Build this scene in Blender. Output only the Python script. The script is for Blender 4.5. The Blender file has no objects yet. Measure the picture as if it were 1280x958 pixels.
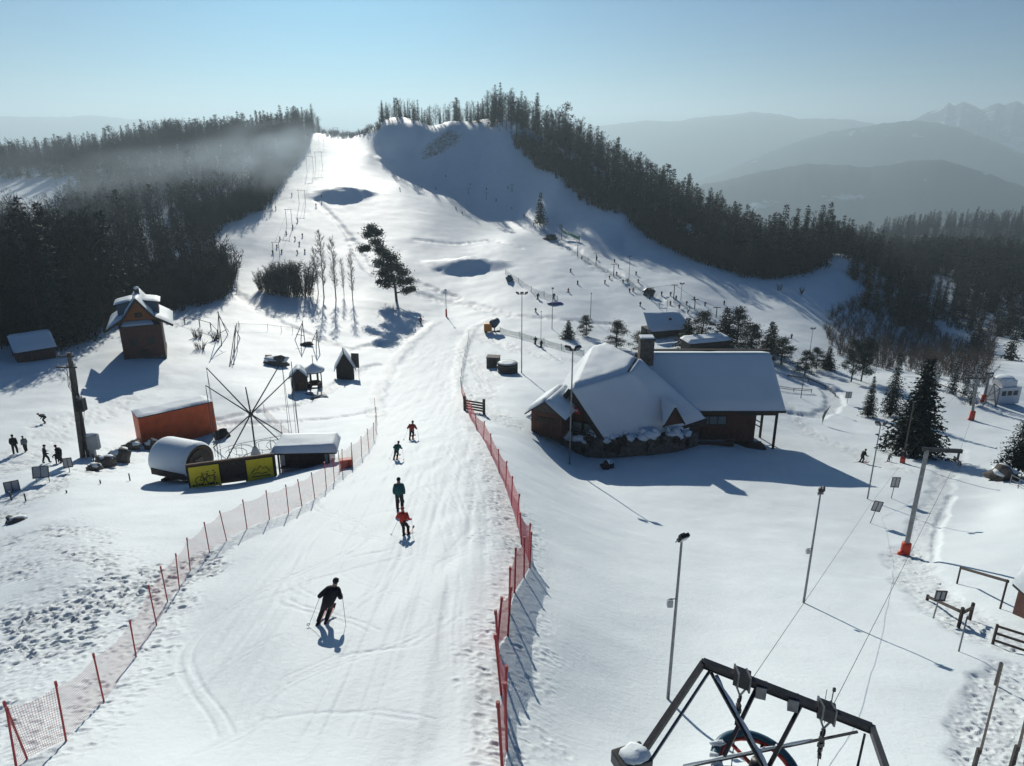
import bpy, bmesh, math, random
import numpy as np
from mathutils import Vector, Matrix
R = math.radians
SC = bpy.context.scene
COL = SC.collection

# ------------------------------------------------------------------ camera, sky, sun, exposure
F, CX, CY, PITCH = 907.0, 640.0, 479.0, R(19.1)
cam_d = bpy.data.cameras.new('camera'); cam = bpy.data.objects.new('camera', cam_d); COL.objects.link(cam)
cam_d.sensor_width = 36.0; cam_d.lens = 36.0 * F / 1280.0
cam_d.clip_start = 0.5; cam_d.clip_end = 40000
cam.location = (0, 0, 0); cam.rotation_euler = (R(90) - PITCH, 0, 0)
SC.camera = cam

SUN_EL, SUN_AZ = R(21.0), R(-12.5)          # azimuth measured from +Y towards +X
world = bpy.data.worlds.new('World'); SC.world = world; world.use_nodes = True
wn = world.node_tree; wn.nodes.clear()
sky = wn.nodes.new('ShaderNodeTexSky'); sky.sky_type = 'NISHITA'; sky.sun_disc = False
sky.sun_elevation = SUN_EL; sky.sun_rotation = SUN_AZ; sky.altitude = 900
sky.air_density = 1.0; sky.dust_density = 1.2; sky.ozone_density = 2.0
bg = wn.nodes.new('ShaderNodeBackground'); bg.inputs[1].default_value = 0.058
wo = wn.nodes.new('ShaderNodeOutputWorld')
tint = wn.nodes.new('ShaderNodeMix'); tint.data_type = 'RGBA'; tint.blend_type = 'MULTIPLY'; tint.inputs['Factor'].default_value = 1.0; tint.inputs['B'].default_value = (.10, .46, .84, 1); wn.links.new(sky.outputs[0], tint.inputs['A']); wn.links.new(tint.outputs['Result'], bg.inputs[0]); wn.links.new(bg.outputs[0], wo.inputs[0])
sun_d = bpy.data.lights.new('sun', 'SUN'); sun_d.energy = 5.0; sun_d.angle = R(0.5); sun_d.color = (1.0, 0.96, 0.86)
sun = bpy.data.objects.new('sun', sun_d); COL.objects.link(sun)
SDIR = Vector((math.sin(SUN_AZ) * math.cos(SUN_EL), math.cos(SUN_AZ) * math.cos(SUN_EL), math.sin(SUN_EL)))
sun.rotation_euler = (-SDIR).to_track_quat('-Z', 'Y').to_euler(); sun.location = (0, 0, 150)
SC.view_settings.view_transform = 'Standard'; SC.view_settings.look = 'None'
SC.view_settings.gamma = 1.0; SC.view_settings.use_curve_mapping = False
SC.view_settings.exposure = 0.0
SC.render.engine = 'CYCLES'
SC.cycles.use_denoising = True
SC.cycles.max_bounces = 6; SC.cycles.diffuse_bounces = 1; SC.cycles.transparent_max_bounces = 64
SC.cycles.volume_bounces = 0
SC.cycles.sample_clamp_indirect = 4.0

# ------------------------------------------------------------------ materials
def nd(nt, t, **kw):
    n = nt.nodes.new(t)
    for k, v in kw.items(): setattr(n, k, v)
    return n
def mat(name, col, rough=0.7, var=0.25, scale=3.0, bump=0.0, bscale=20.0, metal=0.0, stretch=(1, 1, 1), spec=0.4, col2=None):
    m = bpy.data.materials.new(name); m.use_nodes = True
    nt = m.node_tree; b = nt.nodes['Principled BSDF']
    b.inputs['Roughness'].default_value = rough; b.inputs['Metallic'].default_value = metal
    b.inputs['Specular IOR Level'].default_value = spec
    tc = nd(nt, 'ShaderNodeTexCoord'); mp = nd(nt, 'ShaderNodeMapping'); mp.inputs['Scale'].default_value = stretch
    nt.links.new(tc.outputs['Object'], mp.inputs[0])
    no = nd(nt, 'ShaderNodeTexNoise'); no.inputs['Scale'].default_value = scale; no.inputs['Detail'].default_value = 5
    nt.links.new(mp.outputs[0], no.inputs['Vector'])
    cr = nd(nt, 'ShaderNodeValToRGB')
    c1 = tuple(max(0, c * (1 - var)) for c in col); c2 = col2 if col2 else tuple(min(1, c * (1 + var)) for c in col)
    cr.color_ramp.elements[0].position = .3; cr.color_ramp.elements[1].position = .7
    cr.color_ramp.elements[0].color = (*c1, 1); cr.color_ramp.elements[1].color = (*c2, 1)
    nt.links.new(no.outputs[0], cr.inputs[0]); nt.links.new(cr.outputs[0], b.inputs['Base Color'])
    if bump:
        n2 = nd(nt, 'ShaderNodeTexNoise'); n2.inputs['Scale'].default_value = bscale; n2.inputs['Detail'].default_value = 4
        nt.links.new(mp.outputs[0], n2.inputs['Vector'])
        bp = nd(nt, 'ShaderNodeBump'); bp.inputs['Strength'].default_value = bump; bp.inputs['Distance'].default_value = 0.05
        nt.links.new(n2.outputs[0], bp.inputs['Height']); nt.links.new(bp.outputs[0], b.inputs['Normal'])
    return m
M = {}
M['bark'] = mat('bark', (.06, .045, .035), .9, .4, 6, .4, 25)
M['birch'] = mat('birch_bark', (.26, .23, .20), .9, .5, 8)
M['twig'] = mat('twigs', (.085, .066, .055), .9, .3, 1)
M['twig_far'] = mat('twigs_of_the_wood', (.042, .036, .033), .9, .3, .2)
M['needle'] = mat('spruce_needles', (.018, .031, .024), .75, .45, .9)
M['needle_dark'] = mat('dark_needles', (.016, .026, .021), .75, .45, .5)
M['pine'] = mat('pine_needles', (.035, .052, .028), .75, .45, 1.2)
M['frost'] = mat('frosted_needles', (.42, .45, .47), .8, .4, 2.5)
M['wood_red'] = mat('red_brown_boards', (.095, .036, .026), .7, .35, 5, .3, 30, stretch=(1, 1, .3))
M['wood_brown'] = mat('brown_boards', (.11, .060, .035), .75, .35, 5, .3, 30, stretch=(1, 1, .3))
M['wood_dark'] = mat('dark_wood', (.045, .032, .026), .75, .35, 5, .3, 30)
M['wood_grey'] = mat('weathered_wood', (.10, .088, .078), .8, .35, 6, .3, 30)
M['orange_wood'] = mat('orange_boards', (.30, .10, .025), .7, .25, 5)
M['brick'] = mat('brick_red_wall', (.28, .095, .06), .8, .25, 6, .2, 30)
M['container_red'] = mat('red_orange_paint', (.72, .12, .03), .5, .18, 1.2, .05, 8)
M['steel'] = mat('galvanised_steel', (.20, .21, .22), .5, .25, 6, metal=.6)
M['steel_dark'] = mat('dark_painted_steel', (.040, .040, .043), .45, .3, 5, .1, 20, metal=.3)
M['lamp_dark'] = mat('lamp_housing', (.025, .026, .03), .4, .2, 6)
M['lamp_glass'] = mat('lamp_glass', (.25, .27, .29), .15, .1, 4)
M['black'] = mat('black_cloth', (.012, .012, .015), .8, .3, 6)
M['navy'] = mat('dark_blue_cloth', (.014, .018, .032), .8, .3, 6)
M['grey_cloth'] = mat('grey_cloth', (.16, .18, .19), .8, .3, 6)
M['green_cloth'] = mat('teal_cloth', (.012, .095, .10), .75, .2, 6)
M['dgreen_cloth'] = mat('dark_green_cloth', (.016, .10, .085), .75, .2, 6)
M['red_cloth'] = mat('red_cloth', (.60, .055, .035), .75, .15, 6)
M['dred_cloth'] = mat('dull_red_cloth', (.33, .055, .045), .75, .15, 6)
M['skin'] = mat('skin', (.48, .29, .21), .6, .1, 6)
M['red_pad'] = mat('red_foam_pad', (.62, .062, .032), .6, .12, 4)
M['red_post'] = mat('red_plastic_post', (.38, .028, .035), .5, .2, 4)
M['yellow'] = mat('yellow_banner', (.78, .62, .03), .6, .1, 3)
M['white_paint'] = mat('white_paint', (.72, .73, .74), .5, .06, 4)
M['grey_paint'] = mat('light_grey_paint', (.42, .43, .44), .5, .1, 4)
M['orange_paint'] = mat('orange_paint', (.62, .22, .02), .5, .15, 4)
M['blue_paint'] = mat('blue_paint', (.035, .085, .14), .5, .15, 4)
M['rubber'] = mat('black_rubber', (.015, .015, .016), .7, .2, 8)
M['stone'] = mat('rough_stone', (.11, .097, .085), .9, .45, 3, .8, 8)
M['brown_leaf'] = mat('dry_hedge', (.040, .032, .026), .9, .4, 4, .8, 10)
M['glass'] = mat('window_glass', (.16, .20, .20), .1, .15, 3, spec=.8)
M['tin'] = mat('dull_tin_roof', (.12, .12, .13), .5, .2, 4)
M['green_tarp'] = mat('green_tarpaulin', (.10, .33, .22), .6, .15, 4)
M['plastic_grey'] = mat('translucent_grey_film', (.45, .46, .47), .3, .15, 2)
M['bull_blue'] = mat('blue_painted_wheel', (.045, .12, .17), .4, .2, 4)
M['bull_red'] = mat('red_painted_wheel', (.42, .05, .035), .45, .2, 4)

def snow_mat(name, bump_d=.03, masks=False, tint=(.80, .865, .885)):
    m = bpy.data.materials.new(name); m.use_nodes = True; nt = m.node_tree; b = nt.nodes['Principled BSDF']
    b.inputs['Roughness'].default_value = .64; b.inputs['Specular IOR Level'].default_value = .18
    geo = nd(nt, 'ShaderNodeNewGeometry')
    def noise(sc, det, rough=.55):
        n = nd(nt, 'ShaderNodeTexNoise'); n.inputs['Scale'].default_value = sc; n.inputs['Detail'].default_value = det
        n.inputs['Roughness'].default_value = rough; nt.links.new(geo.outputs['Position'], n.inputs['Vector']); return n
    n1 = noise(.35, 6); n2 = noise(5.0, 6, .65)
    cr = nd(nt, 'ShaderNodeValToRGB'); cr.color_ramp.elements[0].position = .3; cr.color_ramp.elements[1].position = .72
    cr.color_ramp.elements[0].color = (tint[0] * .93, tint[1] * .935, tint[2] * .94, 1); cr.color_ramp.elements[1].color = (*tint, 1)
    nt.links.new(n1.outputs[0], cr.inputs[0])
    ad = nd(nt, 'ShaderNodeMath', operation='MULTIPLY_ADD'); nt.links.new(n1.outputs[0], ad.inputs[0]); ad.inputs[1].default_value = .9
    nt.links.new(n2.outputs[0], ad.inputs[2])
    bp = nd(nt, 'ShaderNodeBump'); bp.inputs['Strength'].default_value = .55; bp.inputs['Distance'].default_value = bump_d
    nt.links.new(ad.outputs[0], bp.inputs['Height']); nt.links.new(bp.outputs[0], b.inputs['Normal'])
    out = cr.outputs[0]
    if masks:
        at = nd(nt, 'ShaderNodeAttribute'); at.attribute_name = 'ground_mask'
        sp = nd(nt, 'ShaderNodeSeparateColor'); nt.links.new(at.outputs['Color'], sp.inputs[0])
        n3 = noise(.8, 8, .7)
        mu = nd(nt, 'ShaderNodeMath', operation='MULTIPLY'); nt.links.new(sp.outputs[0], mu.inputs[0]); nt.links.new(n3.outputs[0], mu.inputs[1])
        r2 = nd(nt, 'ShaderNodeValToRGB'); r2.color_ramp.elements[0].position = .30; r2.color_ramp.elements[1].position = .62
        nt.links.new(mu.outputs[0], r2.inputs[0])
        mx = nd(nt, 'ShaderNodeMix', data_type='RGBA'); nt.links.new(r2.outputs[0], mx.inputs['Factor'])
        nt.links.new(out, mx.inputs['A']); mx.inputs['B'].default_value = (.10, .085, .07, 1)
        # soiled, trodden snow
        mx2 = nd(nt, 'ShaderNodeMix', data_type='RGBA'); nt.links.new(sp.outputs[1], mx2.inputs['Factor'])
        nt.links.new(mx.outputs['Result'], mx2.inputs['A']); mx2.inputs['B'].default_value = (.60, .60, .59, 1)
        # wooded country far off, with open snow fields
        n4 = noise(.006, 8, .6); r4 = nd(nt, 'ShaderNodeValToRGB'); r4.color_ramp.elements[0].position = .56; r4.color_ramp.elements[1].position = .62
        r4.color_ramp.elements[0].color = (1, 1, 1, 1); r4.color_ramp.elements[1].color = (0, 0, 0, 1); nt.links.new(n4.outputs[0], r4.inputs[0])
        mw = nd(nt, 'ShaderNodeMath', operation='MULTIPLY'); nt.links.new(sp.outputs[2], mw.inputs[0]); nt.links.new(r4.outputs[0], mw.inputs[1])
        mx3 = nd(nt, 'ShaderNodeMix', data_type='RGBA'); nt.links.new(mw.outputs[0], mx3.inputs['Factor'])
        nt.links.new(mx2.outputs['Result'], mx3.inputs['A']); mx3.inputs['B'].default_value = (.035, .045, .045, 1)
        out = mx3.outputs['Result']
    nt.links.new(out, b.inputs['Base Color'])
    return m
M['snow'] = snow_mat('snow')
M['snow_ground'] = snow_mat('snow_ground', .05, True)

# ------------------------------------------------------------------ terrain
SP, CP = math.sin(PITCH), math.cos(PITCH)
def ray(u, v):
    x, yd = u - CX, v - CY
    return x, F * CP - yd * SP, -(yd * CP + F * SP)          # world direction (unnormalised)
# control points: (photo column, photo row, horizontal distance in metres)
P1 = [
 # piste
 (520,958,10.6),(520,900,12.1),(520,800,15.9),(520,700,22.4),(520,640,29.1),(520,600,36),(530,550,50),(540,500,79),
 (560,460,105),(560,425,130),(560,390,158),(560,330,200),(540,272,250),(500,232,298),(460,195,352),(440,172,420),(400,167,432),
 (250,900,14.3),(350,800,17.2),(420,700,23.2),(200,720,27),(360,620,36.5),(440,560,50),(470,500,80),
 # left
 (20,930,15.5),(0,800,25),(100,700,31),(0,640,49),(60,600,55),(20,555,72),(222,550,72),(330,560,62),(320,500,82),(180,443,112),(40,450,117),(330,470,98),
 (300,400,138),(200,390,147),(90,410,137),(360,365,165),(450,370,163),(430,430,122),(290,320,205),(340,270,255),(370,220,320),(385,185,390),
 (420,300,225),(430,260,262),(420,215,318),
 # right
 (640,958,10.5),(600,800,16),(615,700,22.6),(610,600,37),(590,520,66),(700,958,11.3),(830,958,12.8),(980,940,14.2),(835,870,17),(1005,750,30),(1132,690,46),
 (1240,900,20.5),(1270,780,32),(1275,640,58),(1270,600,72),(700,800,17.4),(690,700,26.3),(760,660,38),(655,560,53),(660,530,66),(712,578,60),(830,590,59),
 (980,600,62),(900,680,40),(1077,570,76),(1150,600,68),(640,455,108),(720,440,118),(830,425,135),(980,450,132),(1010,490,112),
 (1090,500,112),(1216,525,108),(1240,490,126),(1150,470,134),(900,480,100),(800,500,86),(760,500,86),
 (1150,440,185),(1150,400,235),(1180,360,300),(1250,370,290),(1060,380,205),(1060,322,240),(1240,330,380),
 (1000,400,172),(930,380,180),(860,370,172),(780,340,190),(700,320,205),(640,300,226),(760,400,150),
 # steep shaded head wall and its right-hand shoulder
 (520,197,350),(520,160,366),(600,225,320),(600,159,350),(650,255,285),(650,190,314),(700,283,250),(700,225,273.4),(780,303,226),(780,280,233),
 (860,318,222),(930,345,205),(1000,345,210),(560,250,290),(460,172,385),(560,162,354),(560,211,335),(480,184,367),(480,163,376),(630,165,334),
]
# the lie of the land behind the trees and beyond the crest: (column on the horizon, distance, height)
P2 = [(200,200,-33),(200,300,-28),(200,400,-17),(200,480,-7),(50,200,-32),(50,300,-33),(50,400,-25),(50,500,-17),(350,350,-16),(350,430,-3),(350,520,-8),
 (-80,150,-30),(-80,300,-34),(-80,500,-18),(200,650,-35),(50,650,-45),(-80,650,-45),(350,650,-25),(590,395,2),(540,392,1.5),(590,450,0),(590,530,-16),(460,480,-4),(460,560,-16),
 (680,330,-3),(680,400,-14),(680,500,-40),(780,275,-20),(780,330,-22),(780,450,-45),(900,250,-33),(900,330,-44),(900,450,-62),(1000,260,-42),(1000,350,-56),(1000,500,-72),
 (1100,500,-74),(1200,500,-72),(1300,500,-72),(1350,300,-55),(1350,120,-37),(1350,60,-27),(590,700,-70),(900,700,-85),(1200,700,-92),(1350,700,-90),(1200,900,-95),(1350,900,-87),
 (-80,1000,-110),(200,1000,-110),(600,1000,-120),(900,1000,-125),(1200,1000,-125),(1350,1000,-125)]
pts = []
for u, v, d in P1:
    x, y, z = ray(u, v); h = math.hypot(x, y); pts.append((math.atan2(x, y), math.log(d), z / h))
for u, d, z in P2:
    pts.append((math.atan2(u - CX, F * CP + 314 * SP), math.log(d), z / d))
pts = np.array(pts)
KA = 3.0
tx = np.stack([pts[:, 0] * KA, pts[:, 1]], 1)
def tps_k(r2): return .5 * r2 * np.log(r2 + 1e-12)
_n = len(tx)
_d2 = ((tx[:, None] - tx[None]) ** 2).sum(-1)
_A = np.zeros((_n + 3, _n + 3)); _A[:_n, :_n] = tps_k(_d2) + np.eye(_n) * 2e-4
_A[:_n, _n] = 1; _A[:_n, _n + 1:] = tx; _A[_n, :_n] = 1; _A[_n + 1:, :_n] = tx.T
_b = np.zeros(_n + 3); _b[:_n] = pts[:, 2]
W = np.linalg.solve(_A, _b)
def tps(az, ld):
    az = np.clip(az, -.80, .80) * KA; out = np.empty_like(az)
    for i in range(0, len(az), 40000):
        a, l = az[i:i + 40000], ld[i:i + 40000]
        r2 = (a[:, None] - tx[None, :, 0]) ** 2 + (l[:, None] - tx[None, :, 1]) ** 2
        out[i:i + 40000] = tps_k(r2) @ W[:_n] + W[_n] + a * W[_n + 1] + l * W[_n + 2]
    return out
def hash2(i, j, s):
    h = (i * 374761393 + j * 668265263 + s * 974711) & 0xffffffff
    h = ((h ^ (h >> 13)) * 1274126177) & 0xffffffff
    return ((h ^ (h >> 16)) & 0xffff) / 65535.0
def vnoise(x, y, s=0):
    i = np.floor(x).astype(np.int64); j = np.floor(y).astype(np.int64)
    fx, fy = x - i, y - j; fx = fx * fx * (3 - 2 * fx); fy = fy * fy * (3 - 2 * fy)
    a, b, c, d = hash2(i, j, s), hash2(i + 1, j, s), hash2(i, j + 1, s), hash2(i + 1, j + 1, s)
    return (a + (b - a) * fx) * (1 - fy) + (c + (d - c) * fx) * fy - .5
def fbm(x, y, s=0, o=4):
    t = 0; k = 1
    for n in range(o): t = t + k * vnoise(x, y, s + n); x, y, k = x * 2.03 + 7.1, y * 2.03 + 3.7, k * .5
    return t
def smooth(a, b, x):
    t = np.clip((x - a) / (b - a), 0, 1); return t * t * (3 - 2 * t)
def footprints(x, y, cell, s):
    """trodden pits with a raised rim, one per jittered cell"""
    i = np.floor(x / cell).astype(np.int64); j = np.floor(y / cell).astype(np.int64); out = np.zeros_like(x)
    for a in (-1, 0, 1):
        for b in (-1, 0, 1):
            ci, cj = i + a, j + b
            px = (ci + .1 + .8 * hash2(ci, cj, s)) * cell; py = (cj + .1 + .8 * hash2(ci, cj, s + 50)) * cell
            th = hash2(ci, cj, s + 90) * 6.28; c, sn = np.cos(th), np.sin(th); dx, dy = x - px, y - py
            u, v = (dx * c + dy * sn) / (cell * .46), (-dx * sn + dy * c) / (cell * .27)
            r = np.sqrt(u * u + v * v); k = .35 + hash2(ci, cj, s + 130)
            out += k * (-smooth(1.0, .45, r) + .55 * smooth(1.75, 1.2, r) * smooth(.85, 1.2, r)) * (hash2(ci, cj, s + 170) > .28)
    return out
MOUNDS = []                     # x, y, half width, half depth, height, angle
def zbase(x, y):
    x = np.atleast_1d(np.asarray(x, float)); y = np.atleast_1d(np.asarray(y, float))
    d = np.hypot(x, y); az = np.arctan2(x, y); dd = np.clip(d, 9, 1000)
    z = tps(az, np.log(dd)) * dd
    z = np.where(d > 1000, z + (-420 - z) * smooth(1000, 2600, d), z)
    for mx, my, a, b, h, an in MOUNDS:
        c, s = math.cos(an), math.sin(an); px, py = (x - mx) * c + (y - my) * s, -(x - mx) * s + (y - my) * c
        r = np.sqrt((px / a) ** 2 + (py / b) ** 2) * (1 + .28 * fbm(x / 6.0, y / 6.0, 71, 3)) + .10 * fbm(x / 2.2, y / 2.2, 72, 2)
        z = z + h * smooth(1.15, .2, r) * (1 + .25 * fbm(x / 3.0, y / 3.0, 73, 3)) 
    return z
PATHS = []                      # (polyline Nx2, half width, depth, roughness, scale)
def seg_dist(x, y, pl):
    best = np.full(x.shape, 1e9)
    for (ax, ay), (bx, by) in zip(pl[:-1], pl[1:]):
        dx, dy = bx - ax, by - ay; L = dx * dx + dy * dy + 1e-9
        t = np.clip(((x - ax) * dx + (y - ay) * dy) / L, 0, 1)
        best = np.minimum(best, np.hypot(x - ax - t * dx, y - ay - t * dy))
    return best
def G(u, v, base=True):
    """the point of the ground seen at a pixel of the photograph"""
    dx, dy, dz = ray(u, v); h = math.hypot(dx, dy)
    d = np.exp(np.linspace(math.log(7), math.log(900), 700))
    zz = zbase(d * dx / h, d * dy / h) - d * dz / h
    k = np.argmax(zz > 0)
    if zz[k] <= 0: k = len(d) - 1
    if k == 0: t = d[0]
    else:
        a, b = zz[k - 1], zz[k]; t = d[k - 1] + (d[k] - d[k - 1]) * (-a / (b - a + 1e-9))
    x, y = t * dx / h, t * dy / h
    return Vector((x, y, float(zbase(x, y)[0])))
def proj(p):
    c = p[1] * CP - p[2] * SP; yy = -(p[1] * SP + p[2] * CP)
    return CX + F * p[0] / c, CY + F * yy / c
def at_y(u, v, y):
    dx, dy, dz = ray(u, v); return Vector((dx / dy * y, y, dz / dy * y))
def at_z(u, v, z):
    dx, dy, dz = ray(u, v); k = z / dz; return Vector((dx * k, dy * k, z))
def hgt(p, v):
    """height over p of the point whose picture row is v"""
    k = (v - CY) / F                      # yy = k*c
    # -(y SP + z CP) = k (y CP - z SP)
    z = -(p[1] * (SP + k * CP)) / (CP - k * SP)
    return z - p[2]
for (u, v, hw, hd, h, an) in [(422,252,12,9,2.5,-.15),(587,342,12,6.2,2.3,-.2),(492,205,9,7,1.6,0)]:
    p = G(u, v); MOUNDS.append((p.x, p.y + hd * .95, hw, hd, h, an))

def tag(o, label=None, cat=None, group=None, kind=None):
    if label: o['label'] = label
    if cat: o['category'] = cat
    if group: o['group'] = group
    if kind: o['kind'] = kind
    return o
def PL(*uv): return np.array([tuple(G(u, v).xy) for u, v in uv])
LEFT_FENCE = [(20,968),(36,950),(82,928),(130,878),(170,822),(196,782),(210,754),(224,738),(237,712),(262,690),(284,676),(309,662),(337,651),(361,643),(378,634),(394,625),(408,612),(418,602),(428,592),(440,583),(452,573),(461,562),(467,551),(470,540),(471,528),(469,515)]
RIGHT_FENCE = [(629,968),(634,940),(631,905),(628,870),(624,828),(620,812),(634,795),(636,765),(643,742),(655,722),(662,708),(660,698),(652,680),(646,655),(639,632),(632,610),(624,592),(614,570),(604,550),(596,535),(588,522),(581,508),(577,493)]
PATHS += [
 (PL((0,690),(40,672),(80,690),(110,745),(60,800),(0,780)), 2.3, -.02, .26, 2.6),
 (PL((-20,900),(10,850),(60,795),(125,750),(185,725)), 2.7, -.02, .26, 2.4),
 (PL((0,650),(50,610),(110,590),(170,555),(240,540)), 1.8, -.04, .30, 2.0),
 (PL((0,590),(40,560),(70,530),(110,520),(150,500)), 2.4, -.04, .30, 1.6),
 (PL((230,340),(300,370),(345,400),(385,420),(440,436),(500,425),(530,405)), 1.3, -.25, .42, 1.0),
 (PL((470,455),(450,462),(425,480),(380,505),(330,512),(268,524)), .9, -.18, .45, 1.5),
 (PL((470,512),(420,520),(340,528),(270,530)), .7, -.15, .42, 1.6),
 (PL(*LEFT_FENCE[::2]), 1.0, .02, .11, 2.6),
 (PL((469,520),(474,485),(492,452),(518,424),(545,404)), .9, .10, .16, 1.6),
 (PL((577,495),(573,465),(577,435),(592,410),(615,398)), .9, .10, .16, 1.6),
 (PL(*RIGHT_FENCE[::2]), 1.2, .02, .12, 2.8),
 (PL((630,690),(622,640),(606,590),(590,540),(580,500),(576,450),(590,415)), 1.5, .0, .10, 2.0),
 (PL((1150,700),(1155,660),(1180,600),(1200,560)), .9, -.1, .18, 1.8),
 (PL((1168,700),(1172,660),(1190,620)), .25, -.12, .05, 2.0),
 (PL((1135,690),(1160,730),(1200,770),(1260,800)), 1.3, -.1, .26, 2.0),
 (PL((1265,830),(1255,880),(1240,958)), .9, -.12, .2, 2.4),
 (PL((985,470),(1035,485),(1046,505),(1020,520),(985,515)), 1.2, -.35, .2, 1.0),
 (PL((975,500),(1010,540),(1060,560),(1130,590)), 1.4, -.05, .30, 1.5),
 (PL((600,420),(640,435),(690,448),(740,455)), 1.6, -.12, .4, 1.2),
 (PL((520,300),(560,305),(610,300),(650,310)), 1.0, -.25, .5, .6),
 (PL((440,300),(455,330),(470,345),(520,352),(570,372)), 1.6, -.35, .5, .6),
 (PL((500,360),(540,372),(590,380),(640,395),(700,400),(760,405)), 1.6, -.25, .5, .8),
 (PL((395,250),(420,275),(440,300)), 1.0, -.3, .6, .6),
 (PL((690,300),(740,328),(800,362),(870,396),(930,420)), 2.2, -.35, .6, .7),
 (PL((575,440),(610,470),(600,510),(640,530)), 1.7, -.05, .34, 1.6),
 (PL((1140,470),(1175,478),(1200,490),(1215,505)), 1.0, -.4, .2, 1.0),
]
TRACKS = [PL((405,790),(420,770),(470,735),(500,700),(505,672)), PL((395,785),(380,760),(385,720),(430,690)), PL((505,680),(540,660),(548,630),(520,600),(515,560)), PL((300,900),(350,850),(420,820),(500,810),(560,770),(560,720)),
 PL((560,830),(558,790),(565,740)), PL((552,830),(551,790),(557,742)), PL((200,880),(280,830),(330,800)), PL((496,650),(480,630),(488,600),(497,578)), PL((420,700),(470,690),(540,700),(590,720)), PL((250,940),(330,900),(450,890),(520,900)), PL((560,600),(545,640),(560,690),(590,660)), PL((350,740),(300,760),(270,800)), PL((470,620),(450,660),(470,690))]
for q in TRACKS: PATHS += [(q + np.array([0, .0]),   .085, -.010, .02, 3.0), (q + np.array([.38, .1]), .075, -.009, .02, 3.0)]
PISTE = PL((560,395),(540,450),(525,500),(518,550),(510,620),(480,700),(430,800),(360,930))
_rt = random.Random(77)
_c = np.concatenate([[PISTE[i] + (PISTE[i + 1] - PISTE[i]) * f for f in np.linspace(0, 1, 14, endpoint=False)] for i in range(len(PISTE) - 1)])
for k in range(20):
    off = _rt.uniform(-3.6, 3.6); am = _rt.choice([0, .25, .9, 1.4, 1.8]); wl = _rt.uniform(7, 15); ph = _rt.uniform(0, 6.28); i0 = _rt.randrange(0, 55); n_ = _rt.randrange(22, 60)
    seg_ = _c[i0:i0 + n_]; L_ = np.concatenate([[0], np.cumsum(np.hypot(*np.diff(seg_, axis=0).T))])
    q = seg_ + np.stack([off + am * np.sin(L_ / wl * 6.28 + ph), 0 * L_], 1); dp = _rt.uniform(.008, .016)
    PATHS += [(q, .07, -dp, .01, 1), (q + np.array([.32, .05]), .06, -dp, .01, 1)]
BARE = [(G(552,178), 15, 9), (G(545,190), 11, 4)]
def zfull(x, y):
    z = zbase(x, y); d = np.hypot(x, y)
    sp_ = seg_dist(x, y, PISTE); wp = smooth(5.6, 4.0, sp_ + .8 * vnoise(x / 2.5, y / 2.5, 64)) * (d < 125)
    z = z + (1 - .75 * wp) * (fbm(x / 14, y / 14, 5, 3) * np.clip(d / 60, .3, 1.0) * np.clip(1.6 - d / 220, .35, 1) * .55 + fbm(x / 3.0, y / 3.0, 9, 3) * .09)
    soil = np.zeros_like(z)
    for pl, hw, dep, ro, sc in PATHS:
        m = hw * 3 + .5; kk = np.nonzero((x > pl[:, 0].min() - m) & (x < pl[:, 0].max() + m) & (y > pl[:, 1].min() - m) & (y < pl[:, 1].max() + m))[0]
        if not len(kk): continue
        xx, yy = x[kk], y[kk]; s = seg_dist(xx, yy, pl); w = smooth(hw * 1.25, hw * .55, s + fbm(xx / 1.7, yy / 1.7, 21, 2) * hw * .8)
        if hw > 1.7: w = w * (.4 + .6 * smooth(-.4, .05, fbm(xx / 1.9 + .5 * yy, yy / 2.6, 88, 2)))
        q = w > 0; kk, xx, yy, w = kk[q], xx[q], yy[q], w[q]
        if not len(kk): continue
        if ro > .03:
            n = fbm(xx * sc, yy * sc, 31, 4); pit = footprints(xx, yy, .42, 17) + .7 * footprints(xx + 3.3, yy - 1.7, .31, 18)
            z[kk] += w * (dep + .26 * ro * n + .20 * ro * pit)
        else: z[kk] += w * dep
        soil[kk] = np.maximum(soil[kk], w * .25 * (ro > .12))
    # groomed grooves and ski marks on the piste
    w = wp; soil = np.maximum(soil, wp * .10)
    z = z + w * (vnoise(x / .22 + .15 * y, y / 9, 61) * .04 + vnoise(x / .5 - y * .25, y / 7, 63) * .04 + vnoise(x / 1.1 - y * .4, y / 3.5, 62) * .06)
    return z, soil
def Zf(x, y): return float(zfull(np.array([x]), np.array([y]))[0][0])
def GP(u, v):
    p = G(u, v); p.z = Zf(p.x, p.y); return p

def grid_mesh(name, X, Y, Z, m, smooth_=True):
    nr, nc = X.shape
    me = bpy.data.meshes.new(name); me.vertices.add(nr * nc)
    me.vertices.foreach_set('co', np.stack([X, Y, Z], -1).astype(np.float32).ravel())
    i = np.arange(nr * nc).reshape(nr, nc)
    q = np.stack([i[:-1, :-1], i[:-1, 1:], i[1:, 1:], i[1:, :-1]], -1).reshape(-1, 4)[:, ::-1]
    me.loops.add(q.size); me.loops.foreach_set('vertex_index', q.ravel().astype(np.int32))
    me.polygons.add(len(q)); me.polygons.foreach_set('loop_start', np.arange(0, q.size, 4, dtype=np.int32))
    me.polygons.foreach_set('loop_total', np.full(len(q), 4, np.int32))
    me.polygons.foreach_set('use_smooth', np.full(len(q), smooth_))
    me.update(calc_edges=True); me.materials.append(m)
    o = bpy.data.objects.new(name, me); COL.objects.link(o); return o
_az = np.linspace(R(-70), R(70), 1050)
_d = np.concatenate([np.exp(np.linspace(math.log(2), math.log(9), 60, endpoint=False)), np.exp(np.linspace(math.log(9), math.log(70), 760, endpoint=False)), np.exp(np.linspace(math.log(70), math.log(700), 420)), np.exp(np.linspace(math.log(710), math.log(15000), 60))])
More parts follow.
